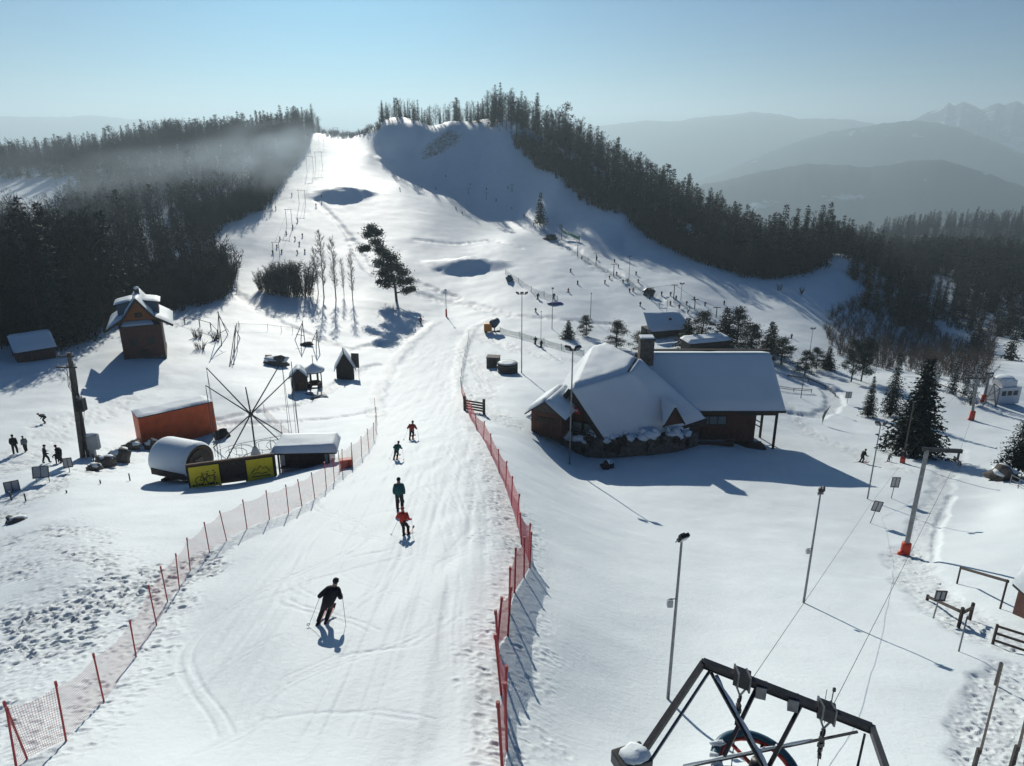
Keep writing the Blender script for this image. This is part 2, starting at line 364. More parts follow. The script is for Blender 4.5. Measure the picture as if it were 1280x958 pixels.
_D, _AZ = np.meshgrid(_d, _az, indexing='ij')
_X, _Y = _D * np.sin(_AZ), _D * np.cos(_AZ)
_z, _soil = zfull(_X.ravel(), _Y.ravel())
terrain = grid_mesh('ground', _X, _Y, _z.reshape(_X.shape), M['snow_ground']); terrain['kind'] = 'structure'
_bare = np.zeros_like(_z)
for p, a, b in BARE:
    _bare = np.maximum(_bare, smooth(1.2, .3, np.hypot((_X.ravel() - p.x) / a, (_Y.ravel() - p.y) / b)))
_wood = smooth(480, 640, _D.ravel())
_ca = terrain.data.color_attributes.new('ground_mask', 'FLOAT_COLOR', 'POINT')
_ca.data.foreach_set('color', np.stack([_bare, _soil, _wood, 0 * _bare + 1], -1).astype(np.float32).ravel())
# ------------------------------------------------------------------ far hills
def hill(name, sil, dist, depth, m, zb=-425, rough=.03, n_az=160, n_r=26, label=None):
    sil = [(math.atan2(*ray(u, v)[:2]), ray(u, v)[2] / math.hypot(*ray(u, v)[:2])) for u, v in sil]
    a = np.linspace(sil[0][0], sil[-1][0], n_az); t = np.interp(a, [s[0] for s in sil], [s[1] for s in sil])
    r = np.linspace(0, 1, n_r); A, RR = np.meshgrid(a, r); T = np.tile(t, (n_r, 1))
    dd = dist + (RR - .5) * 2 * depth
    prof = np.clip(1 - np.abs(RR - .5) * 2, 0, 1); prof = prof * prof * (3 - 2 * prof) * .5 + prof * .5
    X, Y = dd * np.sin(A), dd * np.cos(A)
    top = T * dist
    H = (top - zb)
    s = dist * .07
    nz = fbm(X / s, Y / s, 77, 5) * H * rough * 9 * prof * (1 - prof * .75)
    Z = zb + H * prof + nz + fbm(X / (dist * .006), Y / (dist * .006), 5, 3) * dist * .0012
    o = grid_mesh(name, X, Y, Z, m); o['kind'] = 'structure'; return o
def hill_mat(name, col, snow_amt, sc):
    m = bpy.data.materials.new(name); m.use_nodes = True; nt = m.node_tree; b = nt.nodes['Principled BSDF']
    b.inputs['Roughness'].default_value = .9; b.inputs['Specular IOR Level'].default_value = .05
    g = nd(nt, 'ShaderNodeNewGeometry'); n = nd(nt, 'ShaderNodeTexNoise'); n.inputs['Scale'].default_value = sc; n.inputs['Detail'].default_value = 8
    n.inputs['Roughness'].default_value = .6
    nt.links.new(g.outputs['Position'], n.inputs['Vector'])
    cr = nd(nt, 'ShaderNodeValToRGB'); cr.color_ramp.elements[0].position = snow_amt; cr.color_ramp.elements[1].position = snow_amt + .06
    cr.color_ramp.elements[0].color = (*col, 1); cr.color_ramp.elements[1].color = (.7, .72, .75, 1)
    nt.links.new(n.outputs[0], cr.inputs[0]); nt.links.new(cr.outputs[0], b.inputs['Base Color']); return m
HM = hill_mat('wooded_hill', (.035, .045, .045), .70, .004)
HM2 = hill_mat('wooded_hill_with_clearings', (.035, .045, .045), .64, .0045)
HT = hill_mat('rocky_snow_peaks', (.09, .10, .12), .52, .0040)
hill('mountains', [(1090,178),(1130,153),(1145,147),(1160,138),(1175,133),(1187,126),(1193,130),(1205,125),(1215,129),(1228,136),(1238,131),(1248,129),(1256,132),(1270,128),(1285,131),(1330,140),(1420,150)], 6600, 1600, HT, n_az=300, rough=.02)
hill('hills', [(600,185),(700,160),(740,157),(780,154),(820,149),(860,145),(900,142),(940,140),(975,143),(1000,148),(1030,147),(1060,147),(1090,152),(1110,160),(1160,178),(1220,200)], 7600, 1800, HM, n_az=260)
hill('hills', [(840,240),(900,215),(950,195),(1000,175),(1040,163),(1080,156),(1120,151),(1150,149),(1175,151),(1200,158),(1230,172),(1260,186),(1300,200),(1400,230)], 5200, 1400, HM2, n_az=260)
hill('hills', [(820,262),(880,228),(930,219),(980,209),(1010,204),(1060,205),(1090,208),(1120,203),(1150,198),(1175,197),(1200,203),(1235,218),(1260,228),(1300,240),(1400,262)], 3300, 900, HM2, n_az=260)
hill('hills', [(-220,150),(-60,146),(0,143),(60,145),(110,142),(160,146),(210,147),(260,150),(320,152),(400,158),(470,170)], 9200, 1900, HM, n_az=240)

# ------------------------------------------------------------------ mesh builder
class MB:
    def __init__(s): s.v = []; s.f = []; s.mi = []; s.mats = []
    def _m(s, m):
        if m not in s.mats: s.mats.append(m)
        return s.mats.index(m)
    def poly(s, ps, m, idx=None):
        k = len(s.v); s.v += [tuple(p) for p in ps]; j = s._m(m)
        for f in (idx or [tuple(range(len(ps)))]): s.f.append(tuple(k + i for i in f)); s.mi.append(j)
    def box(s, c, size, m, rz=0, rot=None):
        mt = rot if rot else Matrix.Rotation(rz, 3, 'Z'); c = Vector(c)
        ps = [c + mt @ Vector((sx * size[0] / 2, sy * size[1] / 2, sz * size[2] / 2)) for sx in (-1, 1) for sy in (-1, 1) for sz in (-1, 1)]
        s.poly(ps, m, [(0, 1, 3, 2), (4, 6, 7, 5), (0, 4, 5, 1), (2, 3, 7, 6), (0, 2, 6, 4), (1, 5, 7, 3)])
    def bar(s, a, b, w, h, m):
        """a square-section beam from a to b"""
        a, b = Vector(a), Vector(b); d = (b - a); L = d.length; d.normalize()
        up = Vector((0, 0, 1)) if abs(d.z) < .95 else Vector((0, 1, 0))
        x = d.cross(up).normalized(); y = x.cross(d)
        mt = Matrix((x, d, y)).transposed(); s.box((a + b) / 2, (w, L, h), m, rot=mt)
    def tube(s, ps, r, m, n=8, cap=True):
        ps = [Vector(p) for p in ps]
        rs = list(r) if hasattr(r, '__len__') else [r] * len(ps)
        k = len(s.v); j = s._m(m)
        for i, p in enumerate(ps):
            d = (ps[min(i + 1, len(ps) - 1)] - ps[max(i - 1, 0)]).normalized()
            up = Vector((0, 0, 1)) if abs(d.z) < .9 else Vector((1, 0, 0))
            x = d.cross(up).normalized(); y = x.cross(d)
            for q in range(n):
                a = 2 * math.pi * q / n; s.v.append(tuple(p + (x * math.cos(a) + y * math.sin(a)) * rs[i]))
        for i in range(len(ps) - 1):
            for q in range(n):
                a, b = k + i * n + q, k + i * n + (q + 1) % n; s.f.append((a, b, b + n, a + n)); s.mi.append(j)
        if cap:
            s.f.append(tuple(k + q for q in range(n))[::-1]); s.mi.append(j)
            e = k + (len(ps) - 1) * n; s.f.append(tuple(e + q for q in range(n))); s.mi.append(j)
    def ring(s, c, rad, r, m, ax=(0, 0, 1), n=32, k=8, a0=0, a1=2 * math.pi):
        ax = Vector(ax).normalized(); x = ax.orthogonal().normalized(); y = ax.cross(x); c = Vector(c)
        s.tube([c + (x * math.cos(t) + y * math.sin(t)) * rad for t in np.linspace(a0, a1, n + 1)], r, m, k)
    def lathe(s, c, prof, m, n=16, squash=(1, 1)):
        k = len(s.v); j = s._m(m)
        for r, z in prof:
            for q in range(n):
                a = 2 * math.pi * q / n; s.v.append((c[0] + r * math.cos(a) * squash[0], c[1] + r * math.sin(a) * squash[1], c[2] + z))
        for i in range(len(prof) - 1):
            for q in range(n):
                a, b = k + i * n + q, k + i * n + (q + 1) % n; s.f.append((a, b, b + n, a + n)); s.mi.append(j)
        s.f.append(tuple(k + q for q in range(n))[::-1]); s.mi.append(j)
        e = k + (len(prof) - 1) * n; s.f.append(tuple(e + q for q in range(n))); s.mi.append(j)
    def slab(s, ps, t, m, up=None):
        """a flat polygon given a thickness t (along up or its own normal)"""
        ps = [Vector(p) for p in ps]; n = Vector()
        for a, b in zip(ps, ps[1:] + ps[:1]): n += a.cross(b)
        n.normalize()
        if n.z < 0: ps = ps[::-1]; n = -n
        if up: n = Vector(up)
        q = [p + n * t for p in ps]; N = len(ps)
        s.poly(ps + q, m, [tuple(range(N))[::-1], tuple(range(N, 2 * N))] + [(i, (i + 1) % N, N + (i + 1) % N, N + i) for i in range(N)])
    def lump(s, c, size, m, seed=0, amp=.25, n=10, k=7):
        rr = random.Random(seed); off = rr.random() * 50
        base = len(s.v); j = s._m(m)
        for a in range(k + 1):
            th = math.pi * a / k
            for q in range(n):
                ph = 2 * math.pi * q / n; d = (math.sin(th) * math.cos(ph), math.sin(th) * math.sin(ph), math.cos(th))
                w = 1 + amp * math.sin(3.1 * d[0] + off) * math.cos(2.7 * d[1] + off * 2) + amp * .6 * math.sin(5 * d[2] + 4 * d[0] + off)
                if a in (0, k): w = 1
                s.v.append((c[0] + d[0] * size[0] * w, c[1] + d[1] * size[1] * w, c[2] + d[2] * size[2] * w))
        for a in range(k):
            for q in range(n):
                p0, p1 = base + a * n + q, base + a * n + (q + 1) % n; s.f.append((p0, p0 + n, p1 + n, p1)); s.mi.append(j)
    def mesh(s, name, smooth_=False):
        me = bpy.data.meshes.new(name); me.from_pydata(s.v, [], s.f)
        for m in s.mats: me.materials.append(m)
        me.polygons.foreach_set('material_index', s.mi)
        if smooth_: me.polygons.foreach_set('use_smooth', [True] * len(s.f))
        me.update(); return me
    def build(s, name, parent=None, smooth_=False, loc=None, bevel=0):
        o = bpy.data.objects.new(name, s.mesh(name, smooth_)); COL.objects.link(o)
        if parent: o.parent = parent
        if loc is not None: o.location = loc
        if bevel:
            b = o.modifiers.new('soft_edges', 'BEVEL'); b.width = bevel; b.segments = 2; b.limit_method = 'ANGLE'
        return o
def thing(name, label, cat, loc=(0, 0, 0), rz=0, group=None):
    o = bpy.data.objects.new(name, None); COL.objects.link(o); o.location = loc; o.rotation_euler = (0, 0, rz)
    o.empty_display_size = .3
    return tag(o, label, cat, group)
def kids(o): return [c for c in o.children]
def copy_tree(o, parent=None):
    c = o.copy(); COL.objects.link(c)
    if parent is not None: c.parent = parent
    for ch in kids(o): copy_tree(ch, c)
    return c
def place(proto, used, loc, rz, sc, label, group=None):
    o = proto if not used else copy_tree(proto)
    o.location = loc; o.rotation_euler = (0, 0, rz); o.scale = (sc, sc, sc) if not hasattr(sc, '__len__') else sc
    o['label'] = label
    if group: o['group'] = group
    elif 'group' in o: del o['group']
    return o

# ------------------------------------------------------------------ trees
def tri(mb, c, d, w, m):
    """one leaf-shaped face: from c along d, width w"""
    s = d.cross(Vector((random.uniform(-1, 1), random.uniform(-1, 1), random.uniform(-1, 1)))).normalized() * w
    mb.poly([c - s * .6, c + d * .55 + s, c + d], m) if random.random() < .5 else mb.poly([c + s * .6, c + d, c + d * .5 - s], m)
def spruce(seed, H=12, rad=2.6, whorls=26, per=8, seg=5, mats=('needle',), base=.08, leaf=.42, sag=.25):
    """trunk + crown meshes of a spruce; crown is many small needle faces hung on drooping boughs"""
    random.seed(seed); t = MB(); c = MB()
    t.tube([(0, 0, -.4), (0, 0, H * .5), (0, 0, H * .97)], [H * .016, H * .010, .015], M['bark'], 6)
    lop = [random.uniform(.78, 1.15) for _ in range(7)]
    for k in range(whorls):
        f = (k + random.uniform(-.3, .3)) / whorls; z = H * (base + (1 - base) * f); L0 = rad * (1 - max(0, f)) ** .85 + .12
        n = max(4, int(per * (1 - f * .5))); a0 = random.uniform(0, 6.28)
        for q in range(n):
            a = a0 + 6.283 * q / n + random.uniform(-.3, .3); L = L0 * random.uniform(.6, 1.12) * lop[int(a * 1.1) % 7]
            d = Vector((math.cos(a), math.sin(a), 0)); ns = max(2, int(seg * L / rad + 1))
            for i in range(ns):
                s = (i + .3) / ns; p = d * L * s + Vector((0, 0, z - sag * L * s * s + .10 * L * s))
                for _ in range(2):
                    w = leaf * random.uniform(.6, 1.2) * (1.1 - .45 * s) * (1.08 - .40 * max(0, f))
                    dd = (d * random.uniform(.3, 1) + Vector((random.uniform(-.8, .8), random.uniform(-.8, .8), random.uniform(-.75, .3)))).normalized()
                    tri(c, p, dd * w * 1.7, w * .5, M[random.choice(mats)])
    for i in range(6):
        tri(c, Vector((0, 0, H * .95)), Vector((random.uniform(-.3, .3), random.uniform(-.3, .3), random.uniform(.3, 1))) * leaf * 1.4, leaf * .2, M[mats[0]])
    return t, c
def pine(seed, H=12, lean=0, clumps=26, crown=(.35, 1), rad=2.4, leaf=.3, per=60, mats=('pine',), conical=.5):
    random.seed(seed); t = MB(); c = MB()
    top = Vector((lean, 0, H)); mid = Vector((lean * .2, 0, H * .5))
    t.tube([(0, 0, -.4), mid, top * .97], [H * .018, H * .013, .03], M['bark'], 7)
    for k in range(clumps):
        f = crown[0] + (crown[1] - crown[0]) * (k + random.random()) / clumps
        a = random.uniform(0, 6.28); g = (f - crown[0]) / (crown[1] - crown[0])
        L = rad * (1 - g * conical) * random.uniform(.35, 1.05) * (math.sin(min(1, (1 - g) * 2.4) * 1.57))
        o = Vector((lean * f * f, 0, H * f)); p = o + Vector((math.cos(a) * L, math.sin(a) * L, random.uniform(-.02, .12) * H * .4))
        t.tube([o - Vector((0, 0, .05 * H)), p], [.05, .02], M['bark'], 4, False)
        cr = rad * random.uniform(.26, .44)
        for _ in range(per):
            q = Vector((random.gauss(0, .5), random.gauss(0, .5), random.gauss(0, .30))) * cr
            tri(c, p + q, Vector((random.uniform(-1, 1), random.uniform(-1, 1), random.uniform(-.4, 1))).normalized() * leaf * random.uniform(.7, 1.3), leaf * .28, M[random.choice(mats)])
    return t, c
def bare_tree(seed, H=12, m='twig', trunkm='bark', spread=.42, stems=1, twigs=6, depth=4, tw=.03, tr=.016):
    """leafless tree: forking limbs (trunk mesh) and fine twigs (crown mesh)"""
    random.seed(seed); t = MB(); c = MB()
    def grow(p, d, L, r, k):
        e = p + d * L + Vector((0, 0, .06 * L))
        (t if k > 1 else c).tube([p, e], [r, r * .62], M[trunkm] if k > 1 else M[m], 5 if k > 2 else 3, False)
        if k == 0:
            for _ in range(twigs):
                q = p + (e - p) * random.uniform(.1, 1)
                dd = (d + Vector((random.uniform(-.9, .9), random.uniform(-.9, .9), random.uniform(-.2, .9)))).normalized() * L * random.uniform(.5, 1.1)
                s = dd.cross(Vector((random.uniform(-1, 1), random.uniform(-1, 1), random.uniform(-1, 1)))).normalized() * tw
                c.poly([q - s, q + s, q + dd], M[m])
            return
        n = 3 if k < depth else 4
        for i in range(n):
            a = random.uniform(0, 6.28); s = spread * random.uniform(.6, 1.5)
            dd = (d + Vector((math.cos(a) * s, math.sin(a) * s, random.uniform(0, .25)))).normalized()
            grow(p + (e - p) * random.uniform(.55, 1), dd, L * random.uniform(.55, .80), r * .55, k - 1)
        grow(e, (d + Vector((random.uniform(-.12, .12), random.uniform(-.12, .12), .1))).normalized(), L * .7, r * .62, k - 1)
    for s in range(stems):
        a = 6.28 * s / max(1, stems); lean = .0 if stems == 1 else .25
        grow(Vector((math.cos(a) * .3 * (stems > 1), math.sin(a) * .3 * (stems > 1), -.3)), Vector((math.cos(a) * lean, math.sin(a) * lean, 1)).normalized(), H * .33, H * tr, depth)
    return t, c
def upright_bare(seed, H=12, m='twig', trunkm='bark', rad=2.2, n=34, sub=5, tw=.022, base=.22, tr=.011, up=1.1):
    """leafless tree with one straight stem and ascending side branches, each feathered with twigs"""
    random.seed(seed); t = MB(); c = MB(); bx, by = random.uniform(-.4, .4), random.uniform(-.4, .4)
    ax = lambda f: Vector((bx * f * f, by * f * f, H * f))
    t.tube([(0, 0, -.4), ax(.35), ax(.7), ax(1)], [H * tr, H * tr * .75, H * tr * .4, .012], M[trunkm], 6)
    for k in range(n):
        f = base + (1 - base) * ((k + random.random()) / n); a = random.uniform(0, 6.28); g = (f - base) / (1 - base)
        L = rad * (.35 + 1.1 * math.sin(min(1, (1 - g) * 1.15 + .12) * 2.3)) * random.uniform(.6, 1.15) * .75
        d = Vector((math.cos(a), math.sin(a), up * random.uniform(.7, 1.4))).normalized(); p = ax(f); e = p + d * L
        c.tube([p, p + d * L * .6, e + Vector((0, 0, .12 * L))], [.035, .022, .01], M[m], 3, False)
        for i in range(sub):
            q = p + d * L * random.uniform(.25, 1); dd = (d + Vector((random.uniform(-.8, .8), random.uniform(-.8, .8), random.uniform(-.1, .7)))).normalized() * L * random.uniform(.3, .65)
            for j in range(3):
                d2 = (dd.normalized() + Vector((random.uniform(-.6, .6), random.uniform(-.6, .6), random.uniform(-.2, .6)))).normalized() * dd.length * random.uniform(.4, 1)
                s = d2.cross(Vector((random.uniform(-1, 1), random.uniform(-1, 1), random.uniform(-1, 1)))).normalized() * tw
                o = q + dd * random.uniform(0, .7); c.poly([o - s, o + s, o + d2], M[m])
    return t, c
def thicket(seed, H=6, rad=2.6, stems=34, sub=9, m='twig', tw=.03):
    random.seed(seed); t = MB(); c = MB()
    for k in range(stems):
        a = random.uniform(0, 6.28); r0 = rad * .45 * math.sqrt(random.random()); o = Vector((r0 * math.cos(a), r0 * math.sin(a), -.2))
        tip = Vector((rad * math.sqrt(random.random()) * math.cos(a), rad * math.sqrt(random.random()) * math.sin(a), H * random.uniform(.45, 1))); mid = o.lerp(tip, .5) + Vector((0, 0, H * .08))
        t.tube([o, mid, tip], [.05, .035, .012], M[m], 3, False)
        for i in range(sub):
            f = random.uniform(.08, 1); q = o.lerp(mid, f * 2) if f < .5 else mid.lerp(tip, f * 2 - 1)
            d = Vector((random.uniform(-1, 1), random.uniform(-1, 1), random.uniform(-.1, 1.3))).normalized() * H * random.uniform(.10, .24)
            for j in range(2):
                d2 = (d.normalized() + Vector((random.uniform(-.5, .5), random.uniform(-.5, .5), random.uniform(-.2, .5)))).normalized() * d.length * random.uniform(.5, 1)
                s = d2.cross(Vector((random.uniform(-1, 1), random.uniform(-1, 1), random.uniform(-1, 1)))).normalized() * tw
                c.poly([q - s, q + s, q + d2], M[m])
    return t, c
def merge(*mbs):
    o = MB()
    for b in mbs:
        k = len(o.v); o.v += b.v
        for f, i in zip(b.f, b.mi): o.f.append(tuple(k + q for q in f)); o.mi.append(o._m(b.mats[i]))
    return o
def merge_pair(a, b, off):
    for m in b: m.v = [(x + off[0], y + off[1], z + off[2]) for x, y, z in m.v]
    return merge(a[0], b[0]), merge(a[1], b[1])
def tree_thing(name, label, tc, loc=(0, 0, 0), group=None, cat='tree'):
    r = thing(name, label, cat, loc, 0, group)
    tc[0].build('trunk', r); tc[1].build('crown', r); return r

# woods: each visible stem is its own object; stems hidden deep inside read as one mass
def wood_variants():
    con, bar = [], []
    for s in range(4):
        con.append(merge(*spruce(100 + s, 15, 3.0 + .5 * (s % 2), 28, 9, 4, ('needle_dark', 'needle'), .05, .50, .3)).mesh('spruce_tree'))
    for s in range(2):
        con.append(merge(*pine(130 + s, 15, 0, 20, (.4, 1), 2.6, .75, 26, ('needle_dark',), .35)).mesh('pine_tree'))
    for s in range(5):
        bar.append(merge(*upright_bare(150 + s, 14, 'twig_far', 'twig_far', 2.4 + .2 * s, 30, 4, .06, .12, .012, .9)).mesh('bare_tree'))
    return con, bar
CON, BAR = wood_variants()
def mesh_arrays(me):
    v = np.empty(len(me.vertices) * 3, np.float32); me.vertices.foreach_get('co', v)
    n = len(me.polygons); ls = np.empty(n, np.int32); lt = np.empty(n, np.int32); li = np.empty(len(me.loops), np.int32); mi = np.empty(n, np.int32)
    me.polygons.foreach_get('loop_start', ls); me.polygons.foreach_get('loop_total', lt); me.loops.foreach_get('vertex_index', li); me.polygons.foreach_get('material_index', mi)
    return v.reshape(-1, 3), li, lt, mi
def mass(name, items, label, cat):
    """many trees of a wood that cannot be told apart, as one mesh; items: (mesh, x, y, z, rz, sx, sz)"""
    mats = []; V = []; LI = []; LT = []; MI = []; off = 0; cache = {}
    for me, x, y, z, rz, sx, sz in items:
        if me.name not in cache:
            cache[me.name] = mesh_arrays(me)
        v, li, lt, mi = cache[me.name]
        for m in me.materials:
            if m not in mats: mats.append(m)
        mp = np.array([mats.index(m) for m in me.materials], np.int32)
        c, s = math.cos(rz), math.sin(rz)
        w = np.stack([(v[:, 0] * c - v[:, 1] * s) * sx + x, (v[:, 0] * s + v[:, 1] * c) * sx + y, v[:, 2] * sz + z], 1)
        V.append(w); LI.append(li + off); LT.append(lt); MI.append(mp[mi]); off += len(v)
    V = np.concatenate(V); LI = np.concatenate(LI); LT = np.concatenate(LT); MI = np.concatenate(MI)
    me = bpy.data.meshes.new(name); me.vertices.add(len(V)); me.vertices.foreach_set('co', V.astype(np.float32).ravel())
    me.loops.add(len(LI)); me.loops.foreach_set('vertex_index', LI.astype(np.int32))
    me.polygons.add(len(LT)); me.polygons.foreach_set('loop_start', np.concatenate([[0], np.cumsum(LT)[:-1]]).astype(np.int32)); me.polygons.foreach_set('loop_total', LT.astype(np.int32))
    for m in mats: me.materials.append(m)
    me.polygons.foreach_set('material_index', MI.astype(np.int32)); me.update(calc_edges=True)
    o = bpy.data.objects.new(name, me); COL.objects.link(o)
    return tag(o, label, cat, kind='stuff')
def in_poly(x, y, pl):
    ins = False; n = len(pl); j = n - 1
    for i in range(n):
        if (pl[i][1] > y) != (pl[j][1] > y) and x < (pl[j][0] - pl[i][0]) * (y - pl[i][1]) / (pl[j][1] - pl[i][1]) + pl[i][0]: ins = not ins
        j = i
    return ins
def hxy(u, d):
    a = math.atan2(u - CX, F * CP + 314 * SP); return (d * math.sin(a), d * math.cos(a))
def gxy(u, v):
    p = G(u, v); return (p.x, p.y)
def plant(poly, n, conf, hr, seed, holes=(), sep=2.2):
    """random stems inside a ground polygon -> list of (mesh, x, y, z, rz, sx, sz, kind)"""
    rr = random.Random(seed); xs = [p[0] for p in poly]; ys = [p[1] for p in poly]; got = []; tries = 0
    cells = {}
    while len(got) < n and tries < n * 30:
        tries += 1; x, y = rr.uniform(min(xs), max(xs)), rr.uniform(min(ys), max(ys))
        if not in_poly(x, y, poly) or any(in_poly(x, y, h) for h in holes): continue
        ci, cj = int(x // sep), int(y // sep)
        if any((x - a) ** 2 + (y - b) ** 2 < sep * sep for i in (-1, 0, 1) for j in (-1, 0, 1) for a, b in cells.get((ci + i, cj + j), ())): continue
        cells.setdefault((ci, cj), []).append((x, y))
        cf = conf(x, y) if callable(conf) else conf
        k = 'c' if rr.random() < cf else 'b'
        me = rr.choice(BAR if k == 'b' else CON[:4] if rr.random() < .85 else CON); s = rr.uniform(*hr) / 15 * (1.0 if k == 'b' else rr.uniform(.85, 1.2))
        got.append([me, x, y, 0, rr.uniform(0, 6.28), s * rr.uniform(.9, 1.25), s, k])
    z = zbase([g[1] for g in got], [g[2] for g in got])
    for g, q in zip(got, z): g[3] = float(q) - .2
    return got
clear = [hxy(-90, 315), hxy(40, 325), hxy(95, 360), hxy(78, 428), hxy(-90, 428)]
left_poly = [gxy(-60,440), gxy(60,418), gxy(140,402), gxy(215,388), gxy(262,376), gxy(283,362), gxy(284,340), gxy(262,318), gxy(255,296), gxy(290,275), gxy(325,262), gxy(345,235), gxy(365,205), gxy(380,184), gxy(388,168),
             hxy(400,470), hxy(330,560), hxy(-120,600), hxy(-160,150)]
left = plant(left_poly, 2100, lambda x, y: .20 if math.hypot(x, y) < 330 else .55, (10, 15), 7, [clear])
right_poly = [gxy(603,153), gxy(640,176), gxy(665,198), gxy(700,222), gxy(760,262), gxy(800,287), gxy(840,310), gxy(880,328), gxy(930,344), gxy(985,345), gxy(1030,335), gxy(1062,318), hxy(1085,290), hxy(1060,350), hxy(980,380), hxy(880,350), hxy(780,340), hxy(700,385), hxy(600,400)]
right = plant(right_poly, 700, lambda x, y: .75 if x > 62 else .28, (10, 15.5), 8, (), 2.4)
crest_poly = [gxy(480,160), gxy(505,155), gxy(600,154), hxy(610,395), hxy(540,410), hxy(475,420)]
crest = plant(crest_poly, 95, .45, (6, 10), 9, (), 1.7)
vale_poly = [hxy(1070,240), hxy(1060,260), hxy(1080,330), hxy(1150,470), hxy(1300,470), hxy(1420,400), hxy(1420,215), hxy(1250,235), hxy(1190,212), hxy(1120,208)]
vh = [[gxy(1160,395), gxy(1215,420), gxy(1215,432), gxy(1150,405)], [gxy(1160,372), gxy(1195,372), gxy(1190,345), gxy(1165,345)]]
vale = plant(vale_poly, 1050, .68, (7, 12), 10, vh, 2.0)
beyond = plant([hxy(1090,560), hxy(1080,640), hxy(1150,900), hxy(1450,900), hxy(1450,560)], 500, .6, (14, 18), 11, (), 5)
# taller stems at the left border whose shadows reach across the trodden snow
tall = plant([gxy(5, 437), gxy(70, 421), gxy(118, 410), gxy(150, 399), gxy(165, 392), gxy(110, 386), gxy(-20, 405)], 75, .25, (15, 19), 19, (), 1.8)
tall += plant([gxy(58, 440), gxy(112, 428), gxy(140, 414), gxy(110, 408), gxy(50, 424)], 22, .3, (12, 16), 20, (), 2.0)
left = tall + left
FOREST = {'left': left, 'right': right, 'crest': crest, 'vale': vale, 'beyond': beyond}
WHERE = {'left': ('in the wood left of the far piste', 'trees of the wood left of the far piste'),
         'right': ('in the wood along the shaded right edge of the far slope', 'trees along the right edge of the far slope'),
         'crest': ('on the crest of the far ski hill', 'trees on the crest of the ski hill'),
         'vale': ('in the shaded hollow right of the slope', 'trees in the hollow right of the slope')}
def shows(it):
    # larger in view = nearer; those along the wood's open edge and its skyline come first
    return math.hypot(it[1], it[2])
edge_pts = {'left': left_poly[:15], 'right': right_poly[:12], 'crest': crest_poly[:3], 'vale': vale_poly[-4:] + vh[0]}
quota = {'left': 260, 'right': 150, 'crest': 95, 'vale': 130, 'beyond': 0}
for key, items in FOREST.items():
    if key in edge_pts:
        ep = np.array(edge_pts[key]); items.sort(key=lambda g: float(seg_dist(np.array([g[1]]), np.array([g[2]]), ep)[0]) + .12 * shows(g))
    for g in items[:quota[key]]:
        nm = 'pine_tree' if g[0].name.startswith('pine') else 'spruce_tree' if g[7] == 'c' else 'bare_tree'
        o = bpy.data.objects.new(nm, g[0]); COL.objects.link(o); o.location = g[1:4]; o.rotation_euler = (0, 0, g[4]); o.scale = (g[5], g[5], g[6])
        kind = {'spruce_tree': 'dark spruce', 'pine_tree': 'dark round-crowned conifer', 'bare_tree': 'leafless grey-brown tree'}[nm]
        tag(o, kind + ' ' + WHERE[key][0], 'tree', kind.split()[-1] + ' ' + WHERE[key][1])
mass('forest', [tuple(g[:7]) for k in FOREST for g in FOREST[k][quota[k]:] if k in ('left',)], 'hazy wood of bare and evergreen trees on the left hill', 'forest')
mass('forest', [tuple(g[:7]) for k in FOREST for g in FOREST[k][quota[k]:] if k == 'right' or k == 'crest'], 'dark wood on the ridge right of the far slope', 'forest')
mass('forest', [tuple(g[:7]) for k in FOREST for g in FOREST[k][quota[k]:] if k == 'vale'], 'dark wood in the shaded hollow on the right', 'forest')
mass('forest', [tuple(g[:7]) for k in FOREST for g in FOREST[k][quota[k]:] if k == 'beyond'], 'pale hazy wood beyond the hollow at the right edge', 'forest')

# ------------------------------------------------------------------ air
def haze_box(dens, x0, x1, y0, y1, z0, z1):
    b = MB(); b.box(((x0 + x1) / 2, (y0 + y1) / 2, (z0 + z1) / 2), (x1 - x0, y1 - y0, z1 - z0), None or HAZE)
    o = b.build('haze'); o['kind'] = 'stuff'; return o
def vol(name, dens, an, col):
    m = bpy.data.materials.new(name); m.use_nodes = True; nt = m.node_tree; nt.nodes.remove(nt.nodes['Principled BSDF'])
    v = nd(nt, 'ShaderNodeVolumePrincipled'); v.inputs['Density'].default_value = dens; v.inputs['Anisotropy'].default_value = an; v.inputs['Color'].default_value = (*col, 1)
    nt.links.new(v.outputs[0], nt.nodes['Material Output'].inputs['Volume']); return m
HAZE = vol('haze_air', .00025, .36, (.67, .86, .97))
haze_box(0, -13000, 13000, -200, 15100, -440, 352)
